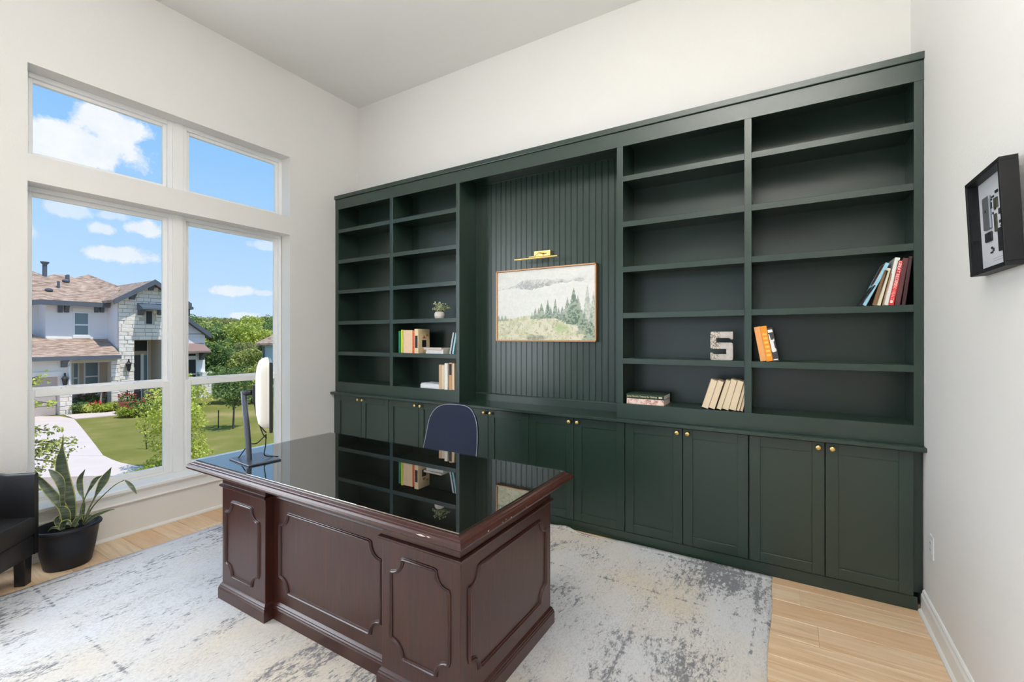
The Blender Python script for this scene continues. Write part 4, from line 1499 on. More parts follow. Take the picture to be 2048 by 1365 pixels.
P4 = [(1700 + 240 / 10.5, 30, .135, .012, (22, 24, 32), 'black slim book leaning at the open end of the row of cookbooks', None),
      (1700 + 335 / 10.5, 24, .262, .018, (150, 196, 214), 'light blue book with a photo cover leaning in the row of cookbooks', photo_cover),
      (1700 + 565 / 10.5, 15, .205, .022, (112, 84, 58), 'brown patterned book leaning beside the cream cookbook', None),
      (1700 + 640 / 10.5, 12.5, .215, .019, (222, 210, 186), 'cream slim book leaning in the row of cookbooks', None),
      (1700 + 712 / 10.5, 12, .185, .009, (150, 120, 92), 'thin tan book leaning between cream and white books', None),
      (1700 + 808 / 10.5, 11, .272, .022, (236, 232, 224), 'tall white book leaning beside the red cookbook', None),
      (1700 + 915 / 10.5, 10, .252, .026, (206, 38, 44), 'red cookbook with white lettering on its spine', red_title),
      (1700 + 1050 / 10.5, 8, .265, .024, (84, 46, 48), 'maroon leather-look book beside the red cookbook', None),
      (1700 + 1165 / 10.5, 6.5, .272, .016, (58, 28, 32), 'narrow dark maroon book against the side of the bookcase', None)]
for (pb, an, h_, t_, c_, nm, ex) in P4:
    lean = R(an)
    book(nm, bcol('cover_' + nm.split()[0] + nm.split()[1] + str(int(pb)), *c_, rough=.4), t_, h_, .19 if 'slim' not in nm else .16, (X_(pb), YS, zs), lean=lean, pages=paper_white, spine_extra=ex)

# ================================================================== OUTSIDE
ZGR = -2.4
grass, t = newmat('lawn_grass')
tcn = t.n('ShaderNodeTexCoord')
P = tcn.outputs['Object']
g1 = t.noise(P, .35, 4.0, .6)
g2 = t.noise(P, 9.0, 4.0, .7)
c = t.ramp(g1, [(.35, rgb(118, 118, 60)), (.52, rgb(136, 130, 74)), (.68, rgb(172, 150, 104))])
c = t.mix(t.math('MULTIPLY', g2, .55), c, rgb(110, 116, 56))
t.n('ShaderNodeOutputMaterial', i_0=t.n('ShaderNodeBsdfDiffuse', i_Color=c).outputs[0])
concrete = pbr('pale_concrete', rgb(214, 196, 186), .9, var=.05, vscale=1.2, bump=.1)
asphalt = pbr('worn_road', rgb(172, 152, 140), .95, var=.06, vscale=3.0, bump=.1)
# ground: lawn everywhere, driveway, road and walk as slabs on it
lawn = struct(MB().box(-75, -6, -30, 45, -.5, 0).build('lawn', grass, loc=(0, 0, ZGR)))


def slab(name, label, pix, mat, h=.03):
    pts = [on_z(px, py, ZGR + h) for px, py in pix]
    me = MB()
    n = len(pts)
    me.add([(p.x, p.y, 0) for p in pts] + [(p.x, p.y, -.2) for p in pts], [tuple(range(n)), tuple(range(2 * n - 1, n - 1, -1))] + [(i, (i + 1) % n, n + (i + 1) % n, n + i) for i in range(n)])
    o = struct(me.build(name, mat, loc=(0, 0, ZGR + h)))
    o['label'] = label
    return o


slab('driveway', 'pale concrete driveway of the house opposite', [(-160, 833), (30, 833), (120, 833), (148, 838), (161, 853), (177, 873), (192, 892), (206, 911), (225, 920), (242, 926), (273, 932), (321, 934), (340, 942), (300, 950), (-160, 962)], concrete, .03)
slab('walkway', 'concrete walk to the front door opposite', [(128, 830), (262, 821), (262, 828), (150, 838)], concrete, .035)
slab('kerb', 'pale kerb along the lawn opposite', [(321, 934), (372, 935), (620, 900), (620, 908), (380, 948), (330, 948)], concrete, .032)
slab('street', 'worn pinkish street between the houses', [(-900, 985), (-160, 962), (120, 952), (300, 949), (380, 947), (620, 907), (900, 900), (900, 1100), (600, 1220), (-900, 1400)], asphalt, .012)
jo = MB()
for (a, b) in (((62, 866), (176, 858)), ((62, 912), (207, 912)), ((62, 890), (190, 884))):
    pa, pb = on_z(a[0], a[1], ZGR + .03), on_z(b[0], b[1], ZGR + .03)
    d = (pb - pa).normalized()
    s = Vector((-d.y, d.x, 0)) * .012
    jo.add([(q.x, q.y, .0006) for q in (pa - s, pb - s, pb + s, pa + s)], [(0, 1, 2, 3)])
o = struct(jo.build('driveway_joints', pbr('joint_grey', rgb(150, 144, 138), .9), loc=(0, 0, ZGR + .03)))

# ---- materials of the house
stucco = pbr('house_stucco', rgb(240, 236, 238), .9, bump=.2, bscale=30)
stucco_w = pbr('house_stucco_white', rgb(236, 230, 224), .9, bump=.2, bscale=30)
trim_grey = pbr('house_trim_grey', rgb(92, 96, 106), .7)
house_win = pbr('house_window_glass', rgb(118, 138, 146), .3, spec=.5)
house_dark = pbr('house_dark', rgb(44, 42, 46), .6)
win_white = pbr('house_window_frame', rgb(236, 236, 238), .5)
iron = pbr('wrought_iron', rgb(30, 30, 34), .5)
mortar = pbr('stone_mortar', rgb(196, 186, 176), .95)
stone_m, t = newmat('limestone')
tcn = t.n('ShaderNodeTexCoord')
oi = t.n('ShaderNodeObjectInfo')
c = t.ramp(oi.outputs['Random'], [(0, rgb(238, 222, 206)), (.5, rgb(246, 236, 226)), (1, rgb(226, 212, 202))])
c = t.mix(t.math('MULTIPLY', t.noise(tcn.outputs['Object'], 9.0, 4.0), .4), c, rgb(238, 230, 222))
b = t.n('ShaderNodeBsdfPrincipled', i_Base_Color=c, i_Roughness=.95)
bp = t.n('ShaderNodeBump', i_Strength=.8, i_Distance=.03, i_Height=t.noise(tcn.outputs['Object'], 6.0, 5.0))
t.link(bp.outputs[0], b.inputs['Normal'])
t.n('ShaderNodeOutputMaterial', i_0=b.outputs[0])
roofm, t = newmat('asphalt_shingles')
tcn = t.n('ShaderNodeTexCoord')
mp = t.n('ShaderNodeMapping', i_0=tcn.outputs['Object'], i_Scale=(1, 1, 1))
br = t.n('ShaderNodeTexNoise', i_Scale=5.0)
t.link(t.n('ShaderNodeMapping', i_0=tcn.outputs['Object'], i_Scale=(1.6, .55, 2.4)).outputs[0], br.inputs['Vector'])
br.inputs['Detail'].default_value = 3
c = t.ramp(br.outputs[0], [(.34, rgb(128, 102, 86)), (.5, rgb(166, 140, 122)), (.66, rgb(190, 166, 148))])
t.n('ShaderNodeOutputMaterial', i_0=t.n('ShaderNodeBsdfPrincipled', i_Base_Color=c, i_Roughness=.95).outputs[0])

XG, XS, XE, XRW = -31.4, -33.5, -31.85, -32.7
house = thing('house', 'two-storey stone and stucco house with shingle roof across the street', 'house', (XG, 9.0, ZGR))
hl = house.location
def H(m):
    m.v = [(x - hl.x, y - hl.y, z - hl.z) for x, y, z in m.v]
    return m
def yz(px, py, X):
    p = on_x(px, py, X)
    return p.y, p.z
def hbox(px0, py0, px1, py1, X, dep, name, mat, parent=None, bevel=0):
    """box whose front face (towards us, at X) spans the two pixels; depth dep back (negative x)"""
    y0, z1 = yz(px0, py0, X)
    y1, z0 = yz(px1, py1, X)
    y1b, _ = yz(px1, py0, X)
    return H(MB().box(X - dep, X, y0, y1, min(z0, z1), max(z0, z1))).build(name, mat, parent or house, bevel=bevel)
def hwin(px0, py0, px1, py1, X, nm='window', mid=None, glass=None):
    y0, z1 = yz(px0, py0, X)
    y1, z0 = yz(px1, py1, X)
    w_ = .07
    m = MB()
    ring_frame(m, X - .05, X + .04, y0, y1, z0, z1, w_, w_, w_, w_)
    if mid:
        zm = z0 + (z1 - z0) * mid
        m.box(X - .04, X + .03, y0 + w_, y1 - w_, zm - .04, zm + .04)
    o = H(m).build(nm, win_white, house)
    g = H(MB().box(X - .03, X + .02, y0 + w_ * .5, y1 - w_ * .5, z0 + w_ * .5, z1 - w_ * .5)).build('pane', glass or house_win, o)
    return o
# second floor
ySa, _ = yz(91.4, 640, XS)
ySb, _ = yz(213.7, 640, XS)
_, zSe = yz(150, 604, XS)
_, zSt = yz(150, 678, XS)
H(MB().box(XS - 5, XS, ySa, ySb + .2, ZGR, zSe)).build('upper_wall', stucco, house)
H(MB().box(XS - 6, XS - 1.2, ySa - 5, ySa, ZGR, zSe)).build('upper_wall', stucco, house)
hwin(146, 624, 179, 672, XS, mid=.46)
y0, z1 = yz(144.5, 616, XS); y1, z0 = yz(180.5, 624, XS)
H(MB().box(XS, XS + .06, y0, y1, z0, z1)).build('window_lintel', stucco_w, house)
y0, z1 = yz(144.5, 672, XS); y1, z0 = yz(180.5, 677, XS)
H(MB().box(XS, XS + .10, y0, y1, z0, z1)).build('window_sill', stucco_w, house)
y0, z1 = yz(93, 675.4, XS); y1, z0 = yz(213, 678.6, XS)
H(MB().box(XS, XS + .05, y0, y1, z0, z1)).build('belt_course', stucco_w, house)
# upper roof: one inclined front plane with hips
pe = on_x(150, 603, XS + .55)
slope = .62
nrm = Vector((slope, 0, 1.0))
roofpts = [(20, 603.5), (83, 600), (219, 607.5), (176, 549), (150, 556), (134, 550.5), (108, 548.8), (92, 553), (60, 541), (20, 530)]
rp = [on_plane(px, py, pe, nrm) for px, py in roofpts]
def roof_slab(pts, name, th=.16, mat=None, back=None):
    n = len(pts)
    low = [p + Vector((0, 0, -th)) for p in pts]
    m = MB()
    m.add(pts + low, [tuple(range(n)), tuple(range(2 * n - 1, n - 1, -1))] + [(i, (i + 1) % n, n + (i + 1) % n, n + i) for i in range(n)])
    return H(m).build(name, mat or roofm, house)
roof_slab(rp, 'upper_roof')
# hidden back of the roof closing it behind the ridge
rpb = [p.copy() for p in rp[3:]] 
bk = [Vector((p.x - 5, p.y + (1.5 if i == 0 else 0), p.z - 3.0)) for i, p in enumerate(rpb)]
m = MB()
nb = len(rpb)
m.add(rpb + bk, [(i, i + 1, nb + i + 1, nb + i) for i in range(nb - 1)])
H(m).build('rear_roof', roofm, house)
# right hip face of the main roof
pk = rp[3]
ev = rp[2]
q1 = on_depth(243, 575, (pk.x * -SY + pk.y * CY) - .2)
m = MB()
m.add([pk, ev, Vector((ev.x - 4.5, ev.y + .6, ev.z)), q1, Vector((pk.x - 4, pk.y + .6, pk.z - 1.0))], [(0, 1, 2, 3), (0, 3, 4)])
H(m).build('hip_roof', roofm, house)
# eave fascia and gutter of the upper roof
ea, eb, ec = [on_plane(px, py, pe, nrm) for px, py in ((20, 603.5), (83, 600), (219, 607.5))]
for a, b in ((ea, eb), (eb, ec)):
    m = MB()
    m.add([a + Vector((.06, 0, .02)), b + Vector((.06, 0, .02)), b + Vector((.06, 0, -.24)), a + Vector((.06, 0, -.24)), a + Vector((-.08, 0, .02)), b + Vector((-.08, 0, .02)), b + Vector((-.08, 0, -.24)), a + Vector((-.08, 0, -.24))],
          [(0, 1, 2, 3), (7, 6, 5, 4), (0, 4, 5, 1), (3, 2, 6, 7), (0, 3, 7, 4), (1, 5, 6, 2)])
    H(m).build('gutter', trim_grey, house)
H(MB().box(XS, XS + .5, ySa - .2, ySb + .3, zSe - .02, zSe + .02)).build('soffit', stucco_w, house)
def bracket(px, py0, py1, X, w_=.16, out=.42):
    y0, z1 = yz(px, py0, X)
    _, z0 = yz(px, py1, X)
    h_ = z1 - z0
    pr_ = [(X, z1), (X + out, z1), (X + out, z1 - h_ * .25), (X + out * .55, z1 - h_ * .5), (X + out * .35, z0), (X, z0)]
    H(MB().prism(pr_, 'y', y0 - w_ / 2, y0 + w_ / 2)).build('bracket', trim_grey, house)
for px in (119.5, 132.5, 192, 203):
    bracket(px, 605, 625.5, XS, .17, .36)
# roof vents
for (px, py, h_, r_, cap) in [(89.5, 552, .62, .10, True), (117, 576, .35, .06, False), (133.5, 563, .35, .07, False), (136, 562, .35, .07, False)]:
    p = on_plane(px, py, pe, nrm)
    m = MB().lathe([(r_, -.1), (r_, h_)] + ([(r_ * 1.9, h_ + .12), (r_ * 1.9, h_ + .16)] if cap else []), 12, (p.x, p.y, p.z))
    H(m).build('vent_pipe', trim_grey, house)
for (px, py) in [(98, 582), (132, 564)]:
    p = on_plane(px, py, pe, nrm)
    H(MB().lathe([(.16, 0), (.16, .08), (.08, .14), (.01, .16)], 14, (p.x, p.y, p.z))).build('roof_vent', trim_grey, house)

# entrance tower: gable front faced with stone
yT0 = ySb
yT1, _ = yz(372, 650, XE)
_, zTe = yz(238, 597, XE)
yA, zA = yz(303, 566, XE)
wall_pts = [(yT0, ZGR), (yz(268, 800, XE)[0], ZGR)]
yO0, zO1 = yz(268.5, 679, XE)
yO1, _ = yz(327, 679, XE)
yR = yA + (yA - yT0)
m = MB()
m.prism([(yT0, ZGR), (yO0, ZGR), (yO0, zO1), (yO1, zO1), (yO1, ZGR), (yR, ZGR), (yR, zTe), (yA, zA - .1), (yT0, zTe)], 'x', XE - .12, XE - .035)
tower = H(m).build('entrance_tower', mortar, house)
H(MB().box(XS - 1.0, XE - .12, yT0, yT0 + .15, ZGR, zTe)).build('tower_side', stucco, house)
H(MB().box(XS - 1.0, XE - .12, yO0 - .3, yO0, ZGR, zO1)).build('entry_side', mortar, house)
H(MB().box(XS - 1.0, XE - .12, yO1, yO1 + .3, ZGR, zO1)).build('entry_side', mortar, house)
H(MB().box(XS - 1.6, XE - .04, yO0, yO1, zO1, zO1 + .1)).build('entry_ceiling', stucco_w, house)
XD = XE - 1.7
H(MB().box(XD - .1, XD, yO0 - .3, yO1 + 1.5, ZGR, zO1)).build('entry_wall', pbr('entry_wall_tan', rgb(214, 194, 176), .9), house)
stone_cache = {}
srnd = random.Random(21)
nst = 0
CH = .222
def lay(parent, X, ya, yb, za, zb, inside, hl_, CHh=CH, lmin=.34, lmax=.62):
    global nst
    z = za
    r_ = 0
    while z < zb - .06:
        y = ya - srnd.uniform(0, .3)
        while y < yb - .03:
            L = srnd.choice([lmin, (lmin + lmax) / 2, lmax])
            a, b = max(y, ya), min(y + L, yb)
            y += L
            if b - a < .07 or not inside((a + b) / 2, z + CHh / 2, b - a):
                continue
            if srnd.random() < .0:
                continue
            key = (round((b - a) * 20) / 20)
            if key not in stone_cache:
                hw = (b - a) / 2 - .008
                hh = CHh / 2 - .008
                me = MB()
                fr_ = []
                for (sx_, e) in ((0.0, 0.0), (.045, .0), (.06, .025)):
                    fr_.append([(sx_, -hw + e, -hh + e * .7), (sx_, hw - e, -hh + e * .7), (sx_, hw - e, hh - e * .7), (sx_, -hw + e, hh - e * .7)])
                me.rings(fr_, False, True)
                o = me.build('stone', stone_m, parent)
                stone_cache[key] = (o, b - a)
            else:
                src, L0 = stone_cache[key]
                o = copy_obj(src, parent)
            o.parent = parent
            L0 = stone_cache[key][1]
            o.location = (X - .04 + srnd.uniform(-.012, .022) - hl_.x, (a + b) / 2 - hl_.y, z + CHh / 2 - hl_.z)
            o.scale = (1, (b - a) / L0, CHh / CH)
            nst += 1
        z += CHh
        r_ += 1
yW0, zW1 = yz(293, 623, XE); yW1, zW0 = yz(304.5, 648, XE)
def in_tower(y, z, w_):
    top = zTe + (zA - zTe) * (1 - abs(y - yA) / (yA - yT0))
    if z + .08 > top:
        return False
    if abs(y - (yW0 + yW1) / 2) < (w_ + yW1 - yW0) / 2 - .03 and zW0 - .05 < z < zW1 + .05:
        return False
    return y < yT1
zO1 = ZGR + CH * math.floor((zO1 - ZGR) / CH)
lay(tower, XE, yT0, yO0, ZGR, zO1, in_tower, hl)
lay(tower, XE, yO1, yT1, ZGR, zO1, in_tower, hl)
lay(tower, XE, yT0, yT1, zO1, zA, in_tower, hl)
H(MB().box(XE - .05, XE - .025, yW0, yW1, zW0, zW1)).build('slot_window', house_dark, house)
# tower roof
rk = [Vector((XE + .45, yT0 - .35, zTe - .12)), Vector((XE + .45, yA, zA + .13)), Vector((XE + .45, yR + .35, zTe - .12))]
back = -6.5
roof_slab([rk[0], rk[1], rk[1] + Vector((back, 0, 0)), rk[0] + Vector((back, 0, 0))], 'gable_roof', .14)
roof_slab([rk[1], rk[2], rk[2] + Vector((back, 0, 0)), rk[1] + Vector((back, 0, 0))], 'gable_roof', .14)
for a, b in ((rk[0], rk[1]), (rk[1], rk[2])):
    m = MB()
    f0 = [a + Vector((.07, 0, .03)), b + Vector((.07, 0, .03)), b + Vector((.07, 0, -.26)), a + Vector((.07, 0, -.26))]
    m.add(f0 + [p + Vector((-.10, 0, 0)) for p in f0], [(0, 1, 2, 3), (7, 6, 5, 4), (0, 4, 5, 1), (3, 2, 6, 7), (0, 3, 7, 4), (1, 5, 6, 2)])
    H(m).build('rake_board', trim_grey, house)
bracket(263.5, 588, 599.5, XE, .24, .36)
bracket(300.5, 571, 581, XE, .24, .36)
# metal awning over the slot window
ya, za_ = yz(274, 606, XE); yb, zb_ = yz(325, 606, XE)
_, zl = yz(274, 619.5, XE)
m = MB()
m.prism([(XE, za_), (XE + .75, zl + .10), (XE + .75, zl), (XE + .6, zl), (XE, zl)], 'y', ya, yb)
H(m).build('awning', pbr('standing_seam', rgb(112, 122, 136), .4, metal=.5), house)
for px in (280, 319):
    y0, z1 = yz(px, 619.5, XE); _, z0 = yz(px, 631, XE)
    H(MB().prism([(XE, z1), (XE + .5, z1), (XE + .3, z1 - .12), (XE + .12, z0), (XE, z0)], 'y', y0 - .13, y0 + .13)).build('bracket', trim_grey, house)
# front door, transom and sidelight
def dbox(px0, py0, px1, py1, nm, mat, d=.05):
    y0, z1 = yz(px0, py0, XD); y1, z0 = yz(px1, py1, XD)
    return H(MB().box(XD, XD + d, y0, y1, max(z0, ZGR), z1)).build(nm, mat, house)
dbox(270, 682, 293, 702, 'transom_window', house_dark)
dbox(266, 711, 279.5, 815, 'front_door', pbr('door_grey', rgb(74, 72, 80), .5), .08)
dbox(287.5, 711, 293, 775, 'sidelight', house_win)
dbox(280.5, 708, 287, 815, 'door_jamb', win_white)
dbox(293.5, 682, 295.5, 815, 'door_jamb', win_white)
# lantern helper (separate things hang on the house but move with it: parts)
def lantern(px, py, X, s=1.0):
    p = on_x(px, py, X + .16)
    m = MB().lathe([(.02, -.26 * s), (.07 * s, -.2 * s), (.11 * s, .10 * s), (.15 * s, .12 * s), (.05 * s, .22 * s), (.03 * s, .30 * s), (.05 * s, .34 * s), (.01, .38 * s)], 8, tuple(p))
    m.box(X - .02, X + .16, p.y - .02, p.y + .02, p.z + .2 * s, p.z + .24 * s)
    H(m).build('wall_lantern', iron, house)
lantern(257.5, 733, XE, 1.1)
lantern(130, 763, XG, 1.1)
# lower floor: garage wall, porch, lower roof
yG0 = yz(0, 790, XG)[0] - 4
yG1, _ = yz(143, 780, XG)
_, zLe = yz(100, 716, XG)
yD0, zD1 = yz(40, 757, XG); yD1, _ = yz(117, 757, XG)
m = MB()
m.box(XG - .3, XG, yG0, yD0 - 3.6, ZGR, zLe)
m.box(XG - .3, XG, yD0 - 3.6, yD1, zD1, zLe)
m.box(XG - .3, XG, yD1, yG1, ZGR, zLe)
H(m).build('garage_wall', stucco_w, house)
H(MB().box(XG - .02, XG + .05, yD0 - 3.6, yD1 + .15, zD1 - .02, zD1 + .24)).build('garage_lintel', stucco_w, house)
gd = MB()
for k in range(4):
    z0 = ZGR + (zD1 - ZGR) * k / 4
    gd.box(XG - .22, XG - .16, yD0 - 3.6, yD1, z0 + .02, ZGR + (zD1 - ZGR) * (k + 1) / 4 - .02)
gd.box(XG - .25, XG - .2, yD0 - 3.6, yD1, ZGR, zD1)
H(gd).build('garage_door', pbr('garage_door_taupe', rgb(186, 172, 166), .7), house)
ba, bb = yz(117.5, 800, XG)[0], yz(143, 800, XG)[0]
zb_top = yz(130, 791, XG)[1]
gb = H(MB().box(XG, XG + .06, ba, bb, ZGR, zb_top)).build('garage_base', mortar, house)
lay(gb, XG + .10, ba, bb, ZGR, zb_top - .02, lambda y, z, w_: True, hl)
bracket(127, 718, 735, XG, .22, .4)
# porch wall set back with windows, columns in front
XP = XG - 1.6
yP1, _ = yz(246, 780, XP)
H(MB().box(XP - .2, XP, yG1 - .3, yP1 + .2, ZGR, zLe)).build('porch_wall', pbr('porch_stone_tan', rgb(206, 186, 168), .9, var=.06, vscale=3), house)
hwin(143.5, 723, 158, 790, XP, mid=.5)
hwin(167, 723, 198.5, 790, XP, mid=.55)
m = MB()
m.box(XG - .35, XG - .02, yz(143, 720, XG)[0], yz(243, 720, XG)[0], zLe - .32, zLe)
H(m).build('porch_beam', mortar, house)
c0, c1 = yz(222.5, 760, XG)[0], yz(241, 760, XG)[0]
colm = H(MB().box(XG - .55, XG - .06, c0, c1, ZGR, zLe - .3)).build('porch_column', mortar, house)
lay(colm, XG - .02, c0, c1, ZGR, zLe - .32, lambda y, z, w_: True, hl)
# lower roof from eave up to the second-floor wall
e0 = Vector((XG + .4, yz(0, 714, XG)[0] - 4.5, zLe + .06)); e1 = Vector((XG + .4, yz(242, 709, XG + .4)[0], zLe + .06))
t1 = Vector((XS, ySb, zSt)); t0 = Vector((XS, ySa, zSt)); t00 = Vector((XS - .3, ySa - .2, zSt + .0)); tl = Vector((XS - 1.2, ySa - 1.2, yz(62, 651, XS - 1.2)[1])); tll = Vector((XS - 1.2, e0.y, tl.z))
m = MB()
m.add([e0, e1, t1, t0, tl, tll], [(0, 1, 2, 3), (0, 3, 4, 5)])
lo = H(m).build('lower_roof', roofm, house)
so = lo.modifiers.new('thick', 'SOLIDIFY')
so.thickness = .12
gm = MB()
gm.box(XG + .34, XG + .48, e0.y, e1.y, zLe - .14, zLe + .06)
H(gm).build('gutter', trim_grey, house)
m = MB().tube([on_x(138, 722, XG + .3), on_x(136.5, 727, XG + .1), on_x(138.5, 735, XG + .04), on_x(138.5, 828, XG + .04)], .045, 8)
H(m).build('downpipe', win_white, house)

# right wing of the same house
wing = H(MB().box(XRW - 6, XRW, yR, yz(410, 700, XRW)[0], ZGR, yz(390, 668, XRW)[1])).build('right_wing_wall', stucco, house)
yw1, zw1 = yz(410, 669, XRW)
yw0, zw0 = yz(366, 630, XRW)
m = MB()
m.prism([(yR, zw1), (yw1, zw1), (yw0, zw0 - .1), (yR, zw0 - .3)], 'x', XRW - .2, XRW)
H(m).build('wing_gable_wall', stucco, house)
ra = Vector((XRW + .35, *yz(364, 625.5, XRW + .35))); rb_ = Vector((XRW + .35, *yz(423, 667.5, XRW + .35)))
roof_slab([ra, rb_, rb_ + Vector((-6, 0, 0)), ra + Vector((-6, 0, 0))], 'wing_roof', .30, trim_grey)
rc = Vector((ra.x, ra.y - (rb_.y - ra.y), rb_.z))
roof_slab([rc, ra, ra + Vector((-6, 0, 0)), rc + Vector((-6, 0, 0))], 'wing_roof', .30, trim_grey)
p = on_x(371, 632, XRW - 2)
H(MB().lathe([(.25, 0), (.25, .4), (.45, .45), (.45, .6), (.2, .75)], 10, tuple(p))).build('chimney_cap', trim_grey, house)
hwin(356, 664, 373.5, 677, XRW)
# bay roof, window
y0, z1 = yz(340, 697.5, XRW); y1, z0 = yz(406.5, 703, XRW)
H(MB().prism([(XRW, z1 + .3), (XRW + 1.0, z0 + .05), (XRW + 1.0, z0 - .06), (XRW, z0 - .06)], 'y', y0, y1)).build('bay_roof', pbr('copper_brown', rgb(150, 122, 114), .6), house)
bracket(402, 704, 720, XRW, .24, .6)
hwin(368, 706, 393.5, 714, XRW, glass=house_dark)
hwin(368, 718, 393.5, 757, XRW, mid=.22, glass=house_dark)
b0, b1 = yz(395, 780, XRW)[0], yz(414, 780, XRW)[0]
zb1 = yz(400, 748, XRW)[1]
wb = H(MB().box(XRW, XRW + .22, b0, b1 + .15, ZGR, zb1)).build('wing_stone_base', mortar, house)
lay(wb, XRW + .26, b0, b1 + .15, ZGR, zb1 - .02, lambda y, z, w_: True, hl)
H(MB().box(XRW, XRW + .30, b0 - .05, b1 + .2, zb1, zb1 + .12)).build('base_cap', stucco_w, house)

# ---- house further off, seen at the edge of the far window
XF = -40.0
h2 = thing('far_house', 'pale grey house with tan hip roof beyond the lawn', 'house', (XF, on_x(530, 700, XF).y, ZGR), R(-31))
hl2 = h2.location
yf0 = on_x(525.5, 700, XF).y
zf = on_x(530, 691, XF).z
m = MB().box(-7, 0, 0, 9, 0, zf - ZGR)
m.build('wall', pbr('far_stucco', rgb(206, 214, 222), .9), h2, loc=(0, yf0 - hl2.y, 0))
m = MB()
m.rings([[(1.0 * .5, -.6, 0), (.5, 9.6, 0), (-7.5, 9.6, 0), (-7.5, -.6, 0)], [(.5, -.6, .18), (.5, 9.6, .18), (-7.5, 9.6, .18), (-7.5, -.6, .18)], [(-2.9, 3.2, 2.2), (-2.9, 6, 2.2), (-4.1, 6, 2.2), (-4.1, 3.2, 2.2)]])
m.build('roof', roofm, h2, loc=(0, yf0 - hl2.y, zf - ZGR))
MB().tube([(.1, .12, zf - ZGR - .1), (.1, .12, .2)], .06, 8).build('downpipe', trim_grey, h2, loc=(0, yf0 - hl2.y, 0))

# ------------------------------------------------------------------ vegetation
LF = {
    'olive': leaf_mat('leaf_olive', rgb(122, 130, 66), rgb(182, 186, 104), rgb(226, 224, 154)),
    'dark': leaf_mat('leaf_dark', rgb(78, 100, 60), rgb(126, 146, 86), rgb(176, 190, 124)),
    'lime': leaf_mat('leaf_lime', rgb(140, 156, 60), rgb(192, 202, 92), rgb(230, 228, 140)),
    'tan': leaf_mat('leaf_tan', rgb(124, 126, 80), rgb(172, 170, 114), rgb(212, 202, 152)),
    'red': leaf_mat('petal_red', rgb(150, 30, 36), rgb(196, 52, 56), rgb(226, 110, 110)),
}
bark = pbr('tree_bark', rgb(92, 80, 70), .95, bump=.5, bscale=20)


def leaf_cloud(n, blobs, size, seed):
    """n leaf quads spread over the shells of ellipsoid blobs [(cx,cy,cz,rx,ry,rz)]"""
    rg = np.random.default_rng(seed)
    B = np.array(blobs, float)
    wgt = (B[:, 3] * B[:, 4] * B[:, 5]) ** (2 / 3)
    k = rg.choice(len(B), n, p=wgt / wgt.sum())
    d = rg.normal(size=(n, 3))
    d /= np.linalg.norm(d, axis=1)[:, None]
    rad = rg.uniform(.55, 1.06, n)[:, None] ** .6
    P = B[k, :3] + d * B[k, 3:] * rad
    u = rg.normal(size=(n, 3))
    u /= np.linalg.norm(u, axis=1)[:, None]
    nrm = d * .7 + rg.normal(size=(n, 3)) * .55
    v = np.cross(nrm, u)
    v /= np.linalg.norm(v, axis=1)[:, None] + 1e-9
    u = np.cross(v, nrm)
    u /= np.linalg.norm(u, axis=1)[:, None] + 1e-9
    s = size * rg.uniform(.6, 1.3, n)[:, None]
    V = np.stack([P - u * s, P + v * s * .55, P + u * s, P - v * s * .55], 1).reshape(-1, 3)
    F = np.arange(n * 4).reshape(-1, 4)
    blob_t = rg.uniform(-.22, .22, len(B))
    tone = np.clip(.45 + blob_t[k] + rg.normal(size=n) * .2, 0, 1)
    return V, F, np.repeat(tone, 4)


def leaf_obj(name, n, blobs, size, seed, mat, parent=None):
    V, F, T = leaf_cloud(n, blobs, size, seed)
    me = bpy.data.meshes.new(name)
    me.vertices.add(len(V))
    me.vertices.foreach_set('co', V.astype(np.float32).ravel())
    me.loops.add(len(V))
    me.loops.foreach_set('vertex_index', F.ravel().astype(np.int32))
    me.polygons.add(len(F))
    me.polygons.foreach_set('loop_start', (np.arange(len(F)) * 4).astype(np.int32))
    me.update()
    me.validate()
    set_tone(me, T)
    me.materials.append(mat)
    o = bpy.data.objects.new(name, me)
    col.objects.link(o)
    if parent is not None:
        o.parent = parent
    o['kind'] = 'stuff'
    return o


def blobs_tree(h, r, n, seed, base=.35):
    rg = random.Random(seed)
    out = [(0, 0, h * .62, r * .7, r * .7, h * .30)]
    for _ in range(n):
        a = rg.uniform(0, 6.28)
        rr = r * rg.uniform(.25, .75)
        z = h * rg.uniform(base, .92)
        q = r * rg.uniform(.28, .48)
        out.append((rr * math.cos(a), rr * math.sin(a), z, q, q, q * .8))
    return out


def trunk_mesh(h, r, seed, forks=3):
    rg = random.Random(seed)
    m = MB()
    m.tube([(0, 0, -.1), (.02 * h, 0, h * .2), (0, .02 * h, h * .5)], [r, r * .8, r * .5], 7)
    for _ in range(forks):
        a = rg.uniform(0, 6.28)
        m.tube([(0, 0, h * .3), (math.cos(a) * h * .1, math.sin(a) * h * .1, h * .5), (math.cos(a) * h * .2, math.sin(a) * h * .2, h * .72)], [r * .5, r * .35, r * .12], 6)
    return m


# wooded hillside behind the lawn
hill = MB()
HY = []
def hill_z(d):
    return ZGR + max(0, d - 30) * .042
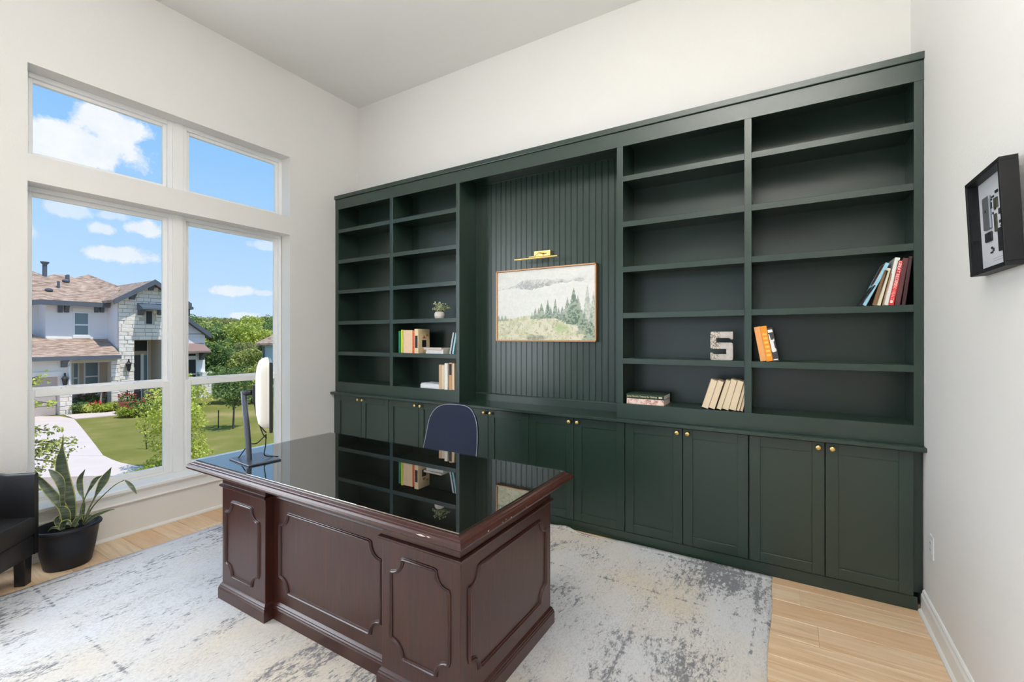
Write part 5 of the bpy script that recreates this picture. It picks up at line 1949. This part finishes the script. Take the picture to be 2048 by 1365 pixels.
# rows along the view through the far window: param depth d, lateral px
rows = []
for d in (30, 34, 40, 50, 65, 90, 130, 180, 240, 320):
    rows.append([(on_depth(px, 676, d).x, on_depth(px, 676, d).y, hill_z(d)) for px in range(-700, 1500, 100)])
hill.rings(rows, False, False, closed=False)
struct(hill.build('hillside', pbr('hill_undergrowth', rgb(86, 100, 54), .95, var=.25, vscale=.3), smooth=True))
protos = []
for k, (mt, tn) in enumerate([('olive', 'rounded olive-green oak'), ('dark', 'dark green oak'), ('olive', 'olive-green spreading oak'), ('tan', 'pale dusty green oak'), ('dark', 'dense dark green cedar'), ('lime', 'bright yellow-green oak')]):
    lo_ = leaf_obj('crown', 2600, blobs_tree(4.6, 2.4, 16, 40 + k, .25), .17, 60 + k, LF[mt])
    tr_ = trunk_mesh(4.6, .16, 80 + k).build('trunk', bark)
    protos.append((lo_, tr_, tn))
used = set()
hr = random.Random(3)
ntree = 0
spots = []
for d in (29.5, 32, 35, 38.5, 43, 48, 54, 61, 70, 82, 97, 116, 140, 175, 220, 280):
    half = 5.0 * FPX / d * .36
    px = 345 + hr.uniform(0, half)
    while px < 640:
        spots.append((px + hr.uniform(-.3, .3) * half, d * hr.uniform(.97, 1.03)))
        px += half * 1.5
for px, d in spots:
    if d < 36 and px < 452 or (d < 46 and px > 496):
        continue
    k = hr.choices(range(6), [5, 4, 5, 2, 2, 3])[0]
    p = on_depth(px, 676, d)
    sc = hr.uniform(.75, 1.15) * (.72 if d < 50 else (.95 if d < 90 else 1.15))
    root = thing('oak_tree', protos[k][2] + ' on the wooded hillside', 'tree', (p.x, p.y, hill_z(d) - .1), hr.uniform(0, 6.28), 'trees on the wooded hillside')
    for src in protos[k][:2]:
        if src.name not in used:
            used.add(src.name)
            o = src
            o.parent = root
        else:
            o = copy_obj(src, root)
        o.scale = (sc, sc, sc * (.85 if d < 34 else 1))
    ntree += 1
for lo_, tr_, _ in protos:
    for o in (lo_, tr_):
        if o.parent is None:
            bpy.data.objects.remove(o)


def tree(label, base, h, r, leafn, leafs, mat, seed, name='tree', trunk_r=.05, nb=12, lo=.35, blobs=None):
    root = thing(name, label, 'tree', base)
    leaf_obj('crown', leafn, blobs or blobs_tree(h, r, nb, seed, lo), leafs, seed + 1, LF[mat], root)
    trunk_mesh(h, trunk_r, seed + 2).build('trunk', bark, root)
    return root


# young tree on the lawn behind the monitor, and the lime tree in front of the mullion
pb_ = on_z(466, 858, ZGR)
tree('young green tree standing alone on the far lawn', pb_, 2.75, .72, 1500, .06, 'dark', 301, trunk_r=.045, nb=14, lo=.45)
pb_ = on_z(352, 938, ZGR)
tree('bushy yellow-green young tree on the lawn opposite', pb_, 2.75, .98, 5200, .048, 'lime', 311, trunk_r=.04, nb=26, lo=.05)
pb_ = on_z(462, 806, ZGR)
tree('dark green rounded tree at the edge of the far lawn', pb_, 2.1, 1.2, 2200, .09, 'dark', 321, nb=12, lo=.1, trunk_r=.1)
pb_ = on_z(505, 806, ZGR)
tree('olive-green tree behind the young tree', pb_, 2.3, 1.3, 2200, .09, 'olive', 326, nb=12, lo=.1, trunk_r=.1)
# stakes
for lb, (a, b) in {'thin dark stake beside the yellow-green tree': ((294, 899), (289, 853)), 'thin dark stake on the far lawn': ((436.5, 857), (437, 822))}.items():
    pa = on_z(a[0], a[1], ZGR)
    pb_ = on_depth(b[0], b[1], pa.x * -SY + pa.y * CY)
    st = thing('tree_stake', lb, 'stake', pa)
    d_ = pb_ - pa
    MB().tube([(0, 0, -.1), tuple(d_)], .022, 6).build('post', iron, st)
    MB().tube([tuple(d_), tuple(d_ + Vector((0, 0, .02)))], .03, 6).build('cap', iron, st)
# overhanging branches of a tree on our side of the street
def branch_tree(label, base, tips, mat, seed, size=.045, n=30):
    root = thing('tree', label, 'tree', base)
    rg = random.Random(seed)
    m = MB()
    top = Vector((0, 0, 2.6))
    m.tube([(0, 0, 0), (.03, .02, 1.2), tuple(top)], [.05, .04, .03], 7)
    bl = []
    for tp in tips:
        t_ = Vector(tp) - Vector(base)
        s_ = Vector((0, 0, max(.6, min(2.4, t_.z - .1))))
        mid = s_ * .5 + t_ * .5 + Vector((0, 0, .10))
        m.tube(spline([s_, mid, t_], 4), [.016] * 4 + [.012] * 4 + [.006], 5)
        for k in range(7):
            f = .35 + .65 * k / 6
            c_ = s_ * (1 - f) + t_ * f
            bl.append((c_.x + rg.uniform(-.1, .1), c_.y + rg.uniform(-.1, .1), c_.z + rg.uniform(-.05, .09), .13, .13, .09))
    m.build('trunk', bark, root)
    leaf_obj('crown', n * len(bl), bl, size, seed, LF[mat], root)
DT = 9.0
bp_ = on_depth(-10, 676, DT)
branch_tree('olive-leaved tree reaching over the street below the window', (bp_.x, bp_.y, ZGR), [on_depth(px, py, DT) for px, py in ((138, 905), (120, 925), (98, 862), (92, 940), (140, 888), (75, 975), (100, 910), (110, 890))], 'olive', 401, .038, 16)
bp_ = on_depth(35, 676, 13.0)
branch_tree('small yellow-green tree in front of the garage opposite', (bp_.x, bp_.y, ZGR), [on_depth(px, py, 13.0) for px, py in ((85, 760), (82, 752), (108, 808), (70, 770))], 'lime', 411, .05, 9)
bp_ = on_depth(240, 676, 11.5)
sh = thing('shrub', 'low sparse yellow-green shrub at the kerb', 'shrub', (on_depth(278, 940, 12.2).x, on_depth(278, 940, 12.2).y, ZGR))
leaf_obj('foliage', 420, [(0, 0, .2, .28, .28, .2), (-.05, -.3, .22, .18, .22, .12), (.0, .25, .25, .16, .16, .18)], .05, 421, LF['lime'], sh)
MB().tube([(0, 0, -.05), (0, .02, .2)], .012, 5).build('stem', bark, sh)
# flower bed shrubs under the porch
bed = [(158, 826, .55, .75, 'dark'), (172, 818, .85, .7, 'dark'), (186, 826, .5, .55, 'lime'), (190, 812, .8, .65, 'dark'), (205, 825, .45, .6, 'lime'), (222, 812, .9, .75, 'dark'), (232, 822, .5, .6, 'olive'), (246, 819, .45, .5, 'lime'), (268, 834, .6, .75, 'lime'), (290, 832, .9, .9, 'dark'), (306, 830, .8, .8, 'olive'), (320, 822, 1.0, .7, 'lime')]
bw = ['low dark shrub at the garage corner', 'rose shrub beneath the first porch window', 'low yellow-green shrub in front of the rose shrubs', 'dark shrub in the middle of the flower bed', 'low yellow-green mound beside the walk', 'tall rose shrub beside the porch column', 'olive mound in front of the porch column', 'low yellow-green mound near the planter', 'yellow-green shrub beside the iron gate', 'dark shrub right of the iron gate', 'olive shrub behind the stake', 'bright shrub under the entry corner']
for i, (px, py, h_, r_, mt) in enumerate(bed):
    p = on_z(px, py, ZGR)
    s_ = thing('shrub', bw[i] + ' opposite', 'shrub', p, group='shrubs of the flower bed')
    leaf_obj('foliage', 700, [(0, 0, h_ * .5, r_ * .8, r_ * .8, h_ * .5), (r_ * .4, .1, h_ * .6, r_ * .5, r_ * .5, h_ * .4), (-r_ * .3, -r_ * .4, h_ * .45, r_ * .5, r_ * .5, h_ * .4)], .075, 500 + i, LF[mt], s_)
    MB().tube([(0, 0, -.05), (0, 0, h_ * .5)], .03, 5).build('stem', bark, s_)
    if 'rose' in bw[i] or 'gate' in bw[i]:
        leaf_obj('blossom', 40, [(.2, 0, h_ * .95, r_ * .5, r_ * .6, .15)], .07, 540 + i, LF['red'], s_)
# planter and iron gate by the walk
p = on_z(255, 828, ZGR)
pl_ = thing('flower_planter', 'terracotta planter with red flowers beside the front walk', 'planter', p)
MB().lathe([(.01, 0), (.24, 0), (.34, .55), (.38, .57), (.38, .66), (.32, .66), (.30, .5), (.01, .5)], 20).build('pot', pbr('terracotta', rgb(178, 104, 78), .8), pl_, auto=R(40))
leaf_obj('foliage', 220, [(0, 0, .8, .35, .35, .25)], .07, 560, LF['dark'], pl_)
leaf_obj('blossom', 60, [(0, 0, .9, .4, .4, .22)], .07, 561, LF['red'], pl_)
ga, gb_ = on_z(254.5, 829, ZGR), on_z(286, 826, ZGR)
gt = thing('iron_gate', 'black iron garden gate panel beside the planter', 'gate', ga)
dv = gb_ - ga
dv.z = 0
for f in (0, 1):
    MB().tube([tuple(dv * f + Vector((0, 0, -.1))), tuple(dv * f + Vector((0, 0, 1.25)))], .025, 6).build('post', iron, gt)
for z_ in (.15, 1.15):
    MB().tube([(0, 0, z_), tuple(dv + Vector((0, 0, z_)))], .015, 6).build('rail', iron, gt)
for k in range(1, 7):
    MB().tube([tuple(dv * k / 7 + Vector((0, 0, .15))), tuple(dv * k / 7 + Vector((0, 0, 1.15)))], .010, 5).build('picket', iron, gt)
